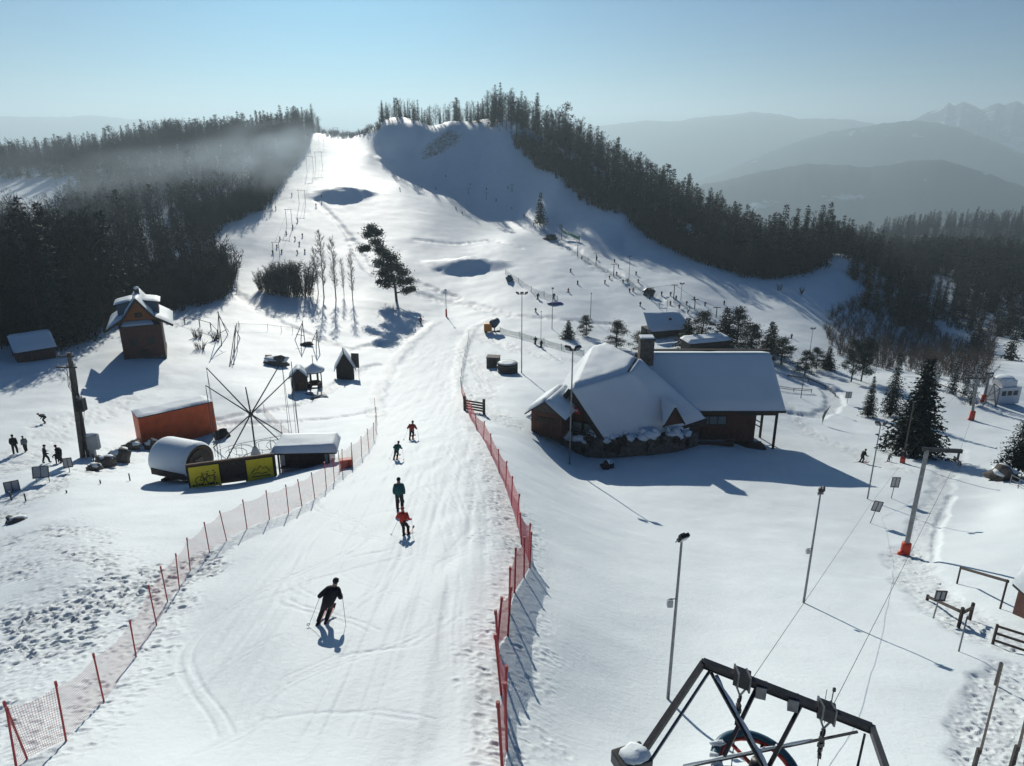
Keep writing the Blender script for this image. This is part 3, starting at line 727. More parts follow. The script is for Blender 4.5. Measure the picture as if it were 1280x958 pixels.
# ------------------------------------------------------------------ lodge
def lodge():
    r = thing('chalet', 'large red-brown timber chalet with steep snow-covered roofs and a square chimney, beside the piste', 'chalet')
    zg = -29.6
    A = Vector((5.15, 61.2, -21.8)); B = Vector((10.7, 63.6, -21.0)); C = Vector((11.9, 65.9, -20.3)); E = Vector((9.3, 70.8, -20.3)); Fp = Vector((8.3, 71.0, -20.6))
    Gc = Vector((18.1, 62.5, -25.2)); Hc = Vector((8.85, 59.7, -27.1)); L0 = Vector((3.6, 62.7, -24.7)); L1 = Vector((5.6, 72.6, -24.7))
    # walls of the steep-roofed block
    w = MB()
    def inn(p, k=.5):
        c = Vector((10, 65.5, p.z)); d = (c - p); d.z = 0; return p + d.normalized() * k
    ring_t = [inn(L0, .9), inn(Hc, 1.2), inn(Gc, 2.2), Vector((17.5, 70.5, -25.3)), inn(L1, 1)]
    w.poly([Vector((p.x, p.y, p.z - .05)) for p in ring_t] + [Vector((p.x, p.y, zg - .5)) for p in ring_t], M['wood_red'], [(i, (i + 1) % 5, 5 + (i + 1) % 5, 5 + i) for i in range(5)])
    w.build('wall', r)
    g = MB(); gi = [A + Vector((.5, .35, -.35)), L0 + Vector((.75, .15, -.1)), Hc + Vector((-.45, .75, .15))]
    g.slab(gi, .15, M['wood_red'], (0.5, .85, 0))
    gw = g.build('gable', r, False)
    gw['label'] = 'dark red boarded gable with balcony under the snowy verge'
    # balcony
    d = (Hc - L0); d.z = 0; d.normalize(); nrm = Vector((d.y, -d.x, 0))
    b = MB(); p0 = L0 + Vector((.9, .2, -1.7)) + d * .1; p1 = L0 + d * 4.7 + Vector((0, 0, -1.7))
    b.bar(p0 + nrm * .35, p1 + nrm * .35, .9, .12, M['wood_dark'])
    b.bar(p0 + nrm * .8 + Vector((0, 0, .95)), p1 + nrm * .8 + Vector((0, 0, .95)), .10, .09, M['wood_grey'])
    b.bar(p0 + nrm * .8 + Vector((0, 0, .55)), p1 + nrm * .8 + Vector((0, 0, .55)), .06, .22, M['wood_dark'])
    b.bar(p0 + nrm * .8 + Vector((0, 0, .22)), p1 + nrm * .8 + Vector((0, 0, .22)), .06, .22, M['wood_dark'])
    for k in range(7):
        q = p0 + nrm * .8 + (p1 - p0) * k / 6; b.bar(q + Vector((0, 0, -.05)), q + Vector((0, 0, .95)), .07, .07, M['wood_dark'])
    b.build('balcony', r)
    w2 = MB()
    for k in (1.4, 2.7, 3.8):
        q = L0 + d * k + nrm * -.15 + Vector((0, 0, -.75)); w2.box(q, (1.0, .16, 1.0), M['wood_dark'], math.atan2(d.y, d.x)); w2.box(q + nrm * .1, (.78, .04, .78), M['glass'], math.atan2(d.y, d.x))
    w2.build('window', r)
    # roof planes: timber deck and snow blanket
    rf = MB(); sn = MB()
    for ps, t in (([A, B, C, Gc, Hc], .42), ([A, Fp, E, C, B], .45), ([A, L0, L1, Fp], .42)):
        ps = [Vector(p) for p in ps]
        tris = [(ps[0], ps[i], ps[i + 1]) for i in range(1, len(ps) - 1)]
        for tr in tris: rf.slab([p - Vector((0, 0, .62)) for p in tr], .22, M['wood_dark'], (0, 0, 1))
    rf.build('roof_boards', r)
    def blanket(ps, t, nu=18, nv=12, seed=0, sag=.0, via=None, btm=None):
        """snow lying on the quad ps[0..3] (top-left, top-right, bottom-right, bottom-left)"""
        P = [Vector(p) for p in ps]; k = len(sn.v); j = sn._m(M['snow'])
        for a in range(nv + 1):
            for q in range(nu + 1):
                s, tt = q / nu, a / nv; top = P[0] * (1 - s) + P[1] * s
                if via is not None: top = P[0].lerp(via, s / .72) if s < .72 else via.lerp(P[1], (s - .72) / .28)
                bot = P[3] * (1 - s) + P[2] * s
                if btm is not None: bot = P[3].lerp(btm, s / .72) if s < .72 else btm.lerp(P[2], (s - .72) / .28)
                p = top * (1 - tt) + bot * tt
                e = min(s, 1 - s, tt, 1 - tt); lift = t * (1 - (1 - min(1, e / .035)) ** 2) 
                lift += .10 * float(fbm(np.array([p.x * .7 + seed]), np.array([p.y * .9 + p.z * .5]), 3, 3)[0]) * min(1, e / .1)
                sn.v.append((p.x, p.y, p.z + lift))
        for a in range(nv):
            for q in range(nu):
                i0 = k + a * (nu + 1) + q; sn.f.append((i0, i0 + nu + 1, i0 + nu + 2, i0 + 1)); sn.mi.append(j)
    mid = (A + B) / 2
    blanket([A, C, Gc, Hc], .42, 36, 18, 1, via=B)
    blanket([Fp, E, C, A], .26, 20, 16, 2, btm=B)
    blanket([Fp, A, L0, L1], .28, 14, 8, 3)
    s = sn.build('roof_snow', r, True)
    fc = MB()                                     # dark verge boards
    for a, b_ in ((A, Hc), (A, L0), (Hc, Gc), (B, C)): fc.bar(a - Vector((0, 0, .05)), b_ - Vector((0, 0, .05)), .10, .30, M['wood_dark'])
    fc.build('fascia', r)
    # dormer on the front plane
    dm = MB(); q = at_y(824, 516, 61.3); q = Vector((14.0, 61.75, -23.75)); fr = Vector((.35, -.94, 0)); sd = Vector((.94, .35, 0))
    a, b_, c = q + sd * -1.1 + fr * 1.3 + Vector((0, 0, -1.2)), q + sd * 1.1 + fr * 1.3 + Vector((0, 0, -1.2)), q + fr * 1.3 + Vector((0, 0, .55)); e = q - fr * .9 + Vector((0, 0, .6))
    dm.poly([a, b_, c], M['wood_red']); dr = dm.build('dormer', r)
    ds = MB(); ds.slab([a + fr * .25, c + fr * .25, e], .22, M['snow'], (0, 0, 1)); ds.slab([b_ + fr * .25, c + fr * .25, e], .22, M['snow'], (0, 0, 1)); ds.build('roof_snow', dr)
    dt = MB(); dt.bar(a + fr * .27, c + fr * .27, .1, .14, M['wood_dark']); dt.bar(b_ + fr * .27, c + fr * .27, .1, .14, M['wood_dark']); dt.build('fascia', dr)
    # wing with the long straight roof
    zr, ze, yr, ye, x0, x1 = -20.6, -24.6, 68.7, 63.2, 12.2, 25.5
    ww = MB(); ww.box(((15.6 + 23.3) / 2, 67.6, (zg + -24.0) / 2), (23.3 - 15.6, 6.6, -24.0 - zg + .6), M['wood_red'])
    ww.poly([(x1 - .6, 64.5, -24.1), (x1 - .6, 72.8, -24.1), (x1 - .6, yr, zr - .4)], M['wood_red']); ww.build('wall', r)
    wd = MB(); wd.box((19.2, 64.24, -26.0), (2.6, .1, 1.0), M['wood_dark'])
    for k in (-.82, 0, .82): wd.box((19.2 + k, 64.20, -26.0), (.72, .06, .78), M['glass'])
    wd.build('window', r)
    fl = MB(); fl.box((20.0, 63.5, -28.3), (8, 1.6, .2), M['wood_dark']); fl.box((18.5, 62.35, -27.2), (4.6, .09, .12), M['wood_grey']); fl.box((18.5, 62.35, -27.65), (4.6, .06, .5), M['wood_dark']); fl.build('porch_floor', r)
    wr = MB(); wr.slab([(x0, yr, zr), (x1, yr, zr), (x1, ye, ze), (x0 + 2.5, ye, ze)], .2, M['wood_dark'], (0, 0, -1)); wr.slab([(x0, yr, zr), (x1, yr, zr), (x1, 74.2, ze), (x0, 74.2, ze)], .2, M['wood_dark'], (0, 0, -1)); wr.build('roof_boards', r)
    sn2 = MB(); sv = sn; 
    sn = sn2
    def bl(ps, t, nu, nv, seed):
        nonlocal_blanket(sn2, ps, t, nu, nv, seed)
    nonlocal_blanket(sn2, [(x0, yr, zr), (x1, yr, zr), (x1 + .05, ye - .1, ze), (x0 + 2.5, ye - .1, ze)], .38, 30, 14, 11)
    nonlocal_blanket(sn2, [(x1, yr, zr), (x0, yr, zr), (x0, 74.2, ze), (x1, 74.2, ze)], .38, 20, 10, 12)
    sn2.build('roof_snow', r, True)
    rd = MB(); rd.bar((13.2, yr + .05, zr + .25), (x1, yr + .05, zr + .25), .28, .16, M['wood_dark']); rd.build('ridge_cap', r)
    gt = MB(); gt.bar((17.6, ye - .12, ze - .1), (x1 + .05, ye - .12, ze - .1), .14, .2, M['wood_dark']); gt.build('fascia', r)
    for x, y in ((25.0, 63.7), (25.0, 67.4), (24.0, 67.8)):
        p = MB(); p.box((x, y, (zg + -24.7) / 2 - .3), (.2, .2, 24.7 * -1 - zg + .4), M['wood_dark']); p.build('post', r)
    pb = MB(); pb.bar((21.4, 63.7, -25.1), (25.1, 63.7, -25.1), .16, .35, M['wood_dark']); pb.bar((25.0, 63.7, -25.1), (25.0, 67.8, -25.1), .16, .25, M['wood_dark'])
    pb.bar((23.6, 67.8, -26.9), (25.0, 67.6, -27.6), .08, .1, M['wood_dark']); pb.bar((23.6, 67.8, -27.4), (25.0, 67.6, -28.1), .08, .1, M['wood_dark']); pb.build('porch_beam', r)
    ch = MB(); ch.box((13.0, 67.6, -20.4), (1.35, 1.2, 2.9), M['stone']); ch.box((13.0, 67.6, -18.85), (1.5, 1.35, .16), M['stone']); c1 = ch.build('chimney', r)
    cs = MB(); cs.box((13.0, 67.6, -18.68), (1.35, 1.2, .14), M['snow']); cs.build('cap_snow', c1, bevel=.06)
    # red banner hung below the gable
    bn = MB(); q = L0 + d * 1.75 + nrm * .3 + Vector((0, 0, 1.3)); 
    bn.poly([q, q + d * 1.3 + Vector((0, 0, -.15)), q + d * 1.35 + Vector((0, 0, -.75)), q + d * .1 + Vector((0, 0, -.55))], M['red_cloth'])
    bn.poly([q + nrm * .02 + d * .25 + Vector((0, 0, -.2)), q + nrm * .02 + d * 1.1 + Vector((0, 0, -.3)), q + nrm * .02 + d * 1.1 + Vector((0, 0, -.48)), q + nrm * .02 + d * .25 + Vector((0, 0, -.38))], M['white_paint'])
    bo = bn.build('banner'); tag(bo, 'red banner with a white stripe hung under the chalet gable', 'banner')
    sm = bo.modifiers.new('cloth_thickness', 'SOLIDIFY'); sm.thickness = .02
    base = Vector((13.5, 69.0, -30.2))
    for o in r.children_recursive: o.data.transform(Matrix.Translation(-base) @ Matrix.Scale(1.06, 4))
    r.location = base; bo.data.transform(Matrix.Scale(1.06, 4))
    return r
def nonlocal_blanket(sn, ps, t, nu, nv, seed):
    P = [Vector(p) for p in ps]; k = len(sn.v); j = sn._m(M['snow'])
    for a in range(nv + 1):
        for q in range(nu + 1):
            s, tt = q / nu, a / nv; p = (P[0] * (1 - s) + P[1] * s) * (1 - tt) + (P[3] * (1 - s) + P[2] * s) * tt
            e = min(s * 2, (1 - s) * 2, tt, 1 - tt); lift = t * (1 - (1 - min(1, e / .07)) ** 2)
            lift += .09 * float(fbm(np.array([p.x * .6 + seed]), np.array([p.y * .8 + p.z * .5]), 3, 3)[0]) * min(1, e / .1)
            sn.v.append((p.x, p.y, p.z + lift))
    for a in range(nv):
        for q in range(nu):
            i0 = k + a * (nu + 1) + q; f = (i0, i0 + nu + 1, i0 + nu + 2, i0 + 1)
            sn.f.append(f); sn.mi.append(j)
lodge()

# little brick-red hut with a gable at the chalet's left
def small_hut():
    r = thing('kiosk', 'small red-boarded hut with a snowy saddle roof standing left of the chalet', 'hut')
    p = G(664, 536); z0 = p.z - .5; rz = R(-24); mt = Matrix.Rotation(rz, 3, 'Z')
    T = lambda x, y, z: p + mt @ Vector((x, y, 0)) + Vector((0, 0, z))
    W, L, h, hr = 3.1, 4.6, 1.9, 3.2
    w = MB(); w.poly([T(0, 0, -.6), T(W, 0, -.6), T(W, L, -.6), T(0, L, -.6), T(0, 0, h), T(W, 0, h), T(W, L, h), T(0, L, h)], M['wood_red'], [(0, 1, 5, 4), (1, 2, 6, 5), (2, 3, 7, 6), (3, 0, 4, 7)])
    w.build('wall', r)
    g = MB(); g.poly([T(0, .02, h), T(W, .02, h), T(W / 2, .02, hr)], M['wood_grey']); g.build('gable', r)
    s = MB(); s.box(T(-.03, 1.6, .7), (.06, 1.8, .12), M['wood_grey'], rz); s.box(T(W * .5, -.03, 1.15), (2.0, .06, .5), M['wood_dark'], rz); s.build('counter', r)
    o = .5; e = h - .25
    q = MB(); q.slab([T(W / 2, -o, hr), T(W / 2, L + .2, hr), T(-.5, L + .2, e), T(-.5, -o, e)], .12, M['wood_dark'], (0, 0, -1)); q.slab([T(W / 2, -o, hr), T(W / 2, L + .2, hr), T(W + .5, L + .2, e), T(W + .5, -o, e)], .12, M['wood_dark'], (0, 0, -1)); q.build('roof_boards', r)
    sn = MB(); nonlocal_blanket(sn, [T(W / 2, L + .25, hr), T(W / 2, -o - .05, hr), T(-.55, -o - .05, e), T(-.55, L + .25, e)], .38, 14, 8, 21); nonlocal_blanket(sn, [T(W / 2, -o - .05, hr), T(W / 2, L + .25, hr), T(W + .55, L + .25, e), T(W + .55, -o - .05, e)], .38, 14, 8, 22); sn.build('roof_snow', r, True)
small_hut()
# terrace hedge and wall heaped with snow
def terrace():
    pix = [(668, 538), (690, 548), (712, 560), (733, 570), (770, 572), (810, 570), (845, 566), (872, 560)]
    ps = [G(u, v) for u, v in pix]
    r = thing('terrace_wall', 'dark low stone wall and hedge heaped with snow in front of the chalet', 'wall')
    w = MB(); sn = MB(); hd = MB(); rr = random.Random(4)
    for i, (a, b) in enumerate(zip(ps[:-1], ps[1:])):
        h = 1.25 if i < 3 else 1.75
        d = (b - a); L = d.length; d.normalize(); n = Vector((-d.y, d.x, 0))
        if n.y < 0: n = -n
        lo = min(a.z, b.z) - .4; w.slab([Vector((a.x, a.y, lo)), Vector((b.x, b.y, lo)), Vector((b.x, b.y, lo)) + n * .5, Vector((a.x, a.y, lo)) + n * .5], h + .4, M['stone'], (0, 0, 1))
        for k in range(int(L * 2.2)):
            q = a + (b - a) * rr.random()
            hd.lump(q + n * rr.uniform(.15, .7) + Vector((0, 0, h * rr.uniform(.45, .85))), (rr.uniform(.3, .5), rr.uniform(.3, .5), rr.uniform(.3, .6)), M['brown_leaf'], rr.random(), .35)
        for k in range(int(L * 3.2)):
            q = a + (b - a) * rr.random()
            sn.lump(q + n * rr.uniform(.1, 1.6) + Vector((0, 0, h + rr.uniform(-.15, .2))), (rr.uniform(.35, .75), rr.uniform(.35, .7), rr.uniform(.22, .5)), M['snow'], rr.random(), .25, 12, 8)
    w.build('stones', r); hd.build('hedge', r); sn.build('snow_heap', r, True)
terrace()
def rock(name, label, uv, size, m='stone', snow=True, cat='boulder', seed=0, group=None):
    p = G(*uv); b = MB(); b.lump((0, 0, size[2] * .35), size, M[m], seed, .4, 12, 8)
    if snow: b.lump((0.05, .1, size[2] * .85), (size[0] * .85, size[1] * .85, size[2] * .5), M['snow'], seed + 1, .25, 12, 8)
    return tag(b.build(name, None, True, p), label, cat, group)
rock('shrub', 'small dark shrub capped with snow in the chalet shadow', (759, 584), (.55, .5, .5), 'brown_leaf', True, 'shrub', 3)

# ------------------------------------------------------------------ people
def skin_body(J, E, rad, name, subdiv=1):
    """grow one continuous body over a skeleton with the Skin modifier and keep the result"""
    keys = list(J); me = bpy.data.meshes.new(name); me.from_pydata([J[k] for k in keys], [(keys.index(a), keys.index(b)) for a, b in E], [])
    o = bpy.data.objects.new('tmp', me); COL.objects.link(o); o.modifiers.new('s', 'SKIN')
    for i, k in enumerate(keys):
        sv = me.skin_vertices[0].data[i]; rr = rad[k]; sv.radius = (rr, rr) if not hasattr(rr, '__len__') else rr; sv.use_root = (i == 0)
    if subdiv:
        s = o.modifiers.new('d', 'SUBSURF'); s.levels = subdiv
    dg = bpy.context.evaluated_depsgraph_get(); dg.update(); out = bpy.data.meshes.new_from_object(o.evaluated_get(dg)); out.name = name
    bpy.data.objects.remove(o); return out
def pose(lean=0.0, crouch=.0, stride=.0, arms='ski', bend=0.0):
    z = 1 - crouch * .13
    J = {'pelvis': (0, -.10 * crouch, .93 * z), 'belly': (0, .02, 1.12 * z), 'chest': (0, .05 + .16 * crouch, 1.33 * z), 'neck': (0, .08 + .22 * crouch, 1.50 * z), 'skull': (0, .10 + .24 * crouch, 1.60 * z), 'head': (0, .11 + .25 * crouch, 1.69 * z)}
    for s, n in ((-1, 'l'), (1, 'r')):
        J['hip' + n] = (s * .10, -.09 * crouch, .88 * z); J['knee' + n] = (s * .12, .05 + .22 * crouch + s * stride * .25, .50 * z); J['ankle' + n] = (s * .12, -.02 + s * stride * .35, .10); J['toe' + n] = (s * .13, .17 + s * stride * .35, .06)
        J['shoulder' + n] = (s * .19, .05 + .17 * crouch, 1.41 * z)
        if arms == 'ski': J['elbow' + n] = (s * .34, .03 + .2 * crouch, 1.14 * z); J['hand' + n] = (s * .36, .30 + .2 * crouch, 1.00 * z)
        elif arms == 'out': J['elbow' + n] = (s * .38, -.02, 1.17 * z); J['hand' + n] = (s * .40, .22, 1.0 * z)
        else: J['elbow' + n] = (s * .25, 0, 1.12 * z); J['hand' + n] = (s * .26, .12, .86 * z)
        h = J['hand' + n]; J['mitt' + n] = (h[0], h[1] + .09, h[2] - .03); J['thumb' + n] = (h[0] - s * .05, h[1] + .06, h[2] + .03)
    if bend:
        for k in list(J):
            x, y, zz = J[k]
            if zz > .95 * z or k[:4] in ('hand', 'mitt', 'thum', 'elbo'):
                dz = zz - .93 * z; c, s = math.cos(bend), math.sin(bend); J[k] = (x, y * c + dz * s, .93 * z + dz * c - y * s)
    if lean:
        for k in J: x, y, zz = J[k]; J[k] = (x + lean * zz, y, zz)
    E = [('pelvis', 'belly'), ('belly', 'chest'), ('chest', 'neck'), ('neck', 'skull'), ('skull', 'head')]
    for n in 'lr': E += [('pelvis', 'hip' + n), ('hip' + n, 'knee' + n), ('knee' + n, 'ankle' + n), ('ankle' + n, 'toe' + n), ('chest', 'shoulder' + n), ('shoulder' + n, 'elbow' + n), ('elbow' + n, 'hand' + n), ('hand' + n, 'mitt' + n), ('hand' + n, 'thumb' + n)]
    return J, E
RAD = {'pelvis': (.19, .16), 'belly': (.225, .18), 'chest': (.255, .20), 'neck': .085, 'skull': .09, 'head': .085}
for n in 'lr': RAD.update({'hip' + n: .135, 'knee' + n: .10, 'ankle' + n: .082, 'toe' + n: .068, 'shoulder' + n: .12, 'elbow' + n: .09, 'hand' + n: .062, 'mitt' + n: .042, 'thumb' + n: .022})
def person(label, loc, rz, jacket, trousers, J, E, sc=1.0, group=None, skis=True, helmet='black', poles=True, subdiv=1, tiny=False, ski_col='red_post', carry=None):
    me = skin_body(J, E, RAD, 'person', subdiv)
    mats = [M[jacket], M[trousers], M['skin'], M['black'], M[helmet]]
    for m in mats: me.materials.append(m)
    seg = [(Vector(J[a]), Vector(J[b]), a, b) for a, b in E]
    for p in me.polygons:
        c = p.center; best = min(seg, key=lambda s: (c - (s[0] + (s[1] - s[0]) * max(0, min(1, (c - s[0]).dot(s[1] - s[0]) / max(1e-6, (s[1] - s[0]).length_squared))))).length)
        k = best[2] + '_' + best[3]
        p.material_index = 3 if ('toe' in k or 'mitt' in k or 'thumb' in k) else 1 if ('hip' in k or 'knee' in k) else 2 if ('skull' in k) else 0
        p.use_smooth = True
        if 'head' in k and c.z > J['skull'][2]: p.material_index = 2
    hd = Vector(J['head'])
    if tiny:
        b = MB(); b.v = [tuple(v.co) for v in me.vertices]; b.f = [tuple(p.vertices) for p in me.polygons]; b.mats = mats; b.mi = [p.material_index for p in me.polygons]
        b.lump(hd + Vector((0, -.01, .03)), (.11, .12, .11), M[helmet], 1, .02)
        for s in (-1, 1):
            if skis: x = J['anklel' if s < 0 else 'ankler']; b.box((x[0], x[1] + .15, .03), (.10, 1.6, .05), M['black'])
        o = b.build('person', None, True, loc)
    else:
        o = bpy.data.objects.new('person', me); COL.objects.link(o); o.location = loc
        h = MB(); h.lump(hd + Vector((0, -.015, .035)), (.108, .122, .108), M[helmet], 1, .0, 14, 10); h.build('helmet', o, True)
        f = MB(); f.lump(hd + Vector((0, .105, -.035)), (.02, .03, .03), M['skin'], 2, 0); f.lump(hd + Vector((0, .085, -.09)), (.035, .02, .01), M['dred_cloth'], 2, 0); f.build('face', o, True)
        g = MB(); g.box(hd + Vector((0, .105, .02)), (.15, .05, .06), M['rubber']); g.build('goggles', o, bevel=.02)
        if skis:
            for n in 'lr':
                x = J['ankle' + n]; k = MB(); pts = [(x[0], x[1] - .72, .02), (x[0], x[1] + .1, .02), (x[0], x[1] + .75, .02), (x[0], x[1] + .92, .10)]
                for a, b_ in zip(pts, pts[1:]): k.bar(a, b_, .09, .03, M[ski_col])
                k.box((x[0], x[1], .06), (.08, .32, .06), M['black']); k.build('ski', o)
            if poles:
                for n in 'lr':
                    q = Vector(J['mitt' + n]); s = -1 if n == 'l' else 1; e = q + Vector((s * .28, -.62, 0)); e.z = .04
                    k = MB(); k.tube([q + Vector((0, .03, .10)), q, e], [.012, .010, .007], M['grey_paint'], 6); k.ring(e + Vector((0, 0, .08)), .05, .012, M['black'], n=10, k=4); k.build('ski_pole', o)
        if carry == 'backpack':
            k = MB(); c = Vector(J['chest']); k.lump(c + Vector((0, -.24, -.05)), (.17, .11, .25), M['black'], 2, .05); k.build('backpack', o, True)
    o.rotation_euler = (0, 0, rz); o.scale = (sc * (1 if tiny else .86),) * 3
    return tag(o, label, 'person', group)
J, E = pose(.36, .55, .25, 'out')
person('skier in black from head to boots, carving alone nearest the camera', GP(402, 778), R(-6), 'black', 'black', J, E, .92, ski_col='red_post')
J, E = pose(.0, .15, 0, 'hang')
person('upright skier in a teal-green jacket and dark trousers, just above the orange one', GP(500, 638), R(4), 'green_cloth', 'black', J, E, 1.03, poles=False)
J, E = pose(-.16, .45, .2, 'out')
person('skier in a bright orange-red jacket and dark trousers', GP(508, 669), R(-14), 'red_cloth', 'black', J, E, .78, helmet='dred_cloth')
J, E = pose(.20, .5, .2, 'ski')
person('skier in a dark green jacket leaning into a turn, third up the piste', GP(494, 575), R(-10), 'dgreen_cloth', 'black', J, E, .84)
J, E = pose(.10, .4, .25, 'out')
person('skier in a dull red jacket, farthest up the near piste', GP(514, 550), R(-6), 'dred_cloth', 'black', J, E, 1.0, helmet='dgreen_cloth')
J, E = pose(.0, .0, .3, 'hang')
person('burly person in a black coat standing at the left edge, facing away', GP(20, 568), R(20), 'black', 'black', J, E, 1.08, skis=False, helmet='black')
person('person in a pale grey jacket beside the burly one in black', GP(33, 565), R(60), 'grey_cloth', 'black', J, E, .92, skis=False, helmet='grey_cloth')
J, E = pose(.0, .0, .7, 'out')
person('dark figure striding with arms apart near the power pole', GP(58, 578), R(-50), 'navy', 'black', J, E, .98, skis=False)
J, E = pose(.0, .1, .2, 'hang', .25)
person('person in a brown-dark coat bending beside the power pole', GP(77, 577), R(80), 'black', 'navy', J, E, 1.0, skis=False)
J, E = pose(.0, 1.0, .2, 'out', .5)
person('crouching child in dark clothes between two adults by the power pole', GP(72, 578), R(30), 'navy', 'black', J, E, .72, skis=False)
person('person in black crouching alone on the trodden snow in front of the shadow', GP(57, 529), R(100), 'black', 'black', J, E, .95, skis=False)
J, E = pose(.12, .45, .2, 'ski')
person('skier in black crossing the snow beyond the slim floodlight', GP(1076, 578), R(-80), 'black', 'black', J, E, 1.02, poles=True)
person('small skier in grey between the floodlight and the big spruce', GP(1110, 576), R(-60), 'grey_cloth', 'black', J, E, .6)
J, E = pose(.0, .1, .1, 'hang')
person('person in dark red trousers waiting at the pole under the big spruce', GP(1127, 578), R(150), 'navy', 'dred_cloth', J, E, 1.0, skis=False)

# tiny figures of the far slope
def tiny_protos():
    out = []
    for i, (ja, tr, ar, cr) in enumerate((('black', 'black', 'ski', .4), ('navy', 'black', 'hang', .1), ('dred_cloth', 'black', 'ski', .5), ('black', 'navy', 'out', .3))):
        J, E = pose(.05 * (i - 1.5), cr, .2, ar); out.append(person('tiny', (0, 0, -500), 0, ja, tr, J, E, 1.0, subdiv=0, tiny=True))
    return out
TINY = tiny_protos(); _used = set()
def tiny(u, v, label, group, sc=1.0, k=None, rz=None):
    k = random.Random(u * 7 + v).randrange(4) if k is None else k
    place(TINY[k], k in _used, GP(u, v), rz if rz is not None else random.Random(u + v * 3).uniform(-1, 1), sc, label, group); _used.add(k)
for u, v in ((756,355),(762,349),(771,343),(779,354),(784,352),(795,344),(798,354),(773,335),(768,328),(727,323),(746,325),(812,372),(827,369),(838,370),(845,375),(849,385),(858,382),(881,383),(787,366),(838,380),(868,376),(860,392),(1,1)):
    if u > 1: tiny(u, v, 'tiny dark skier queueing along the tow line on the far slope', 'skiers along the tow line of the far slope', .6)
for u, v in ((578,268),(570,262),(527,236),(545,238),(500,238),(713,340),(722,356),(800,383),(791,365),(670,390),(710,366),(635,236),(620,252),(608,238),(588,232),(557,222),(655,272),(667,282),(640,262),(1002,368),(989,424),(905,382)):
    tiny(u, v, 'tiny dark skier out on the open far slope', 'skiers on the open far slope', .6)
for u, v in ((350,300),(358,293),(346,310),(369,300),(378,296),(366,285),(372,277),(352,316),(341,317),(372,317),(381,316),(374,306),(345,262),(395,258),(402,247),(365,245)):
    tiny(u, v, 'tiny dark figure riding the left tow lift up the far slope', 'skiers on the left tow of the far slope', .6)
for u, v, l in ((692,375,'lone skier beside the blue mat at the foot of the far slope'), (672,374,'skier standing left of the blue mat at the foot of the far slope'), (526,405,'skier standing where the near piste meets the far slope'), (669,430,'dark figure at the netting behind the chalet'), (676,434,'second figure by the thin mast behind the chalet')):
    tiny(u, v, l, None, .8)
# ------------------------------------------------------------------ fences
def net_mat(name, col, cover, cell=.055):
    m = bpy.data.materials.new(name); m.use_nodes = True; nt = m.node_tree; b = nt.nodes['Principled BSDF']
    b.inputs['Base Color'].default_value = (*col, 1); b.inputs['Roughness'].default_value = .7
    uv = nd(nt, 'ShaderNodeUVMap'); sp = nd(nt, 'ShaderNodeSeparateXYZ'); nt.links.new(uv.outputs[0], sp.inputs[0])
    hs = []
    for ax in (0, 1):
        d = nd(nt, 'ShaderNodeMath', operation='DIVIDE'); nt.links.new(sp.outputs[ax], d.inputs[0]); d.inputs[1].default_value = cell
        f = nd(nt, 'ShaderNodeMath', operation='FRACT'); nt.links.new(d.outputs[0], f.inputs[0])
        l = nd(nt, 'ShaderNodeMath', operation='LESS_THAN'); nt.links.new(f.outputs[0], l.inputs[0]); l.inputs[1].default_value = cover; hs.append(l)
    mx = nd(nt, 'ShaderNodeMath', operation='MAXIMUM'); nt.links.new(hs[0].outputs[0], mx.inputs[0]); nt.links.new(hs[1].outputs[0], mx.inputs[1])
    tr = nd(nt, 'ShaderNodeBsdfTransparent'); ms = nd(nt, 'ShaderNodeMixShader')
    nt.links.new(mx.outputs[0], ms.inputs[0]); nt.links.new(tr.outputs[0], ms.inputs[1]); nt.links.new(b.outputs[0], ms.inputs[2])
    nt.links.new(ms.outputs[0], nt.nodes['Material Output'].inputs['Surface']); return m
M['net_pink'] = net_mat('faded_red_net', (.70, .22, .18), .14)
M['net_red'] = net_mat('red_net', (.66, .045, .055), .42)
M['net_blue'] = net_mat('blue_net', (.05, .22, .30), .17)
M['net_green'] = net_mat('green_net', (.05, .22, .16), .25)
def net_mesh(name, tops, bots, m, parent, sub=3, sag=.12):
    vs, uvs, fs = [], [], []; s = 0
    for i in range(len(tops)):
        if i: s += (tops[i] - tops[i - 1]).length
        vs += [tops[i], bots[i]]; uvs += [(s, (tops[i] - bots[i]).length), (s, 0)]
        if i < len(tops) - 1:
            L = (tops[i + 1] - tops[i]).length
            for k in range(1, sub):
                f = k / sub; g = sag * 4 * f * (1 - f)
                a = tops[i].lerp(tops[i + 1], f) - Vector((0, 0, g)); b = bots[i].lerp(bots[i + 1], f); b.z = Zf(b.x, b.y) + .05
                vs += [a, b]; uvs += [(s + L * f, (a - b).length), (s + L * f, 0)]
    n = len(vs) // 2
    for i in range(n - 1): fs.append((2 * i, 2 * i + 2, 2 * i + 3, 2 * i + 1))
    me = bpy.data.meshes.new(name); me.from_pydata([tuple(v) for v in vs], [], fs); me.materials.append(m)
    ul = me.uv_layers.new(name='UVMap')
    for l in me.loops: ul.data[l.index].uv = uvs[l.vertex_index]
    o = bpy.data.objects.new(name, me); COL.objects.link(o); o.parent = parent; return o
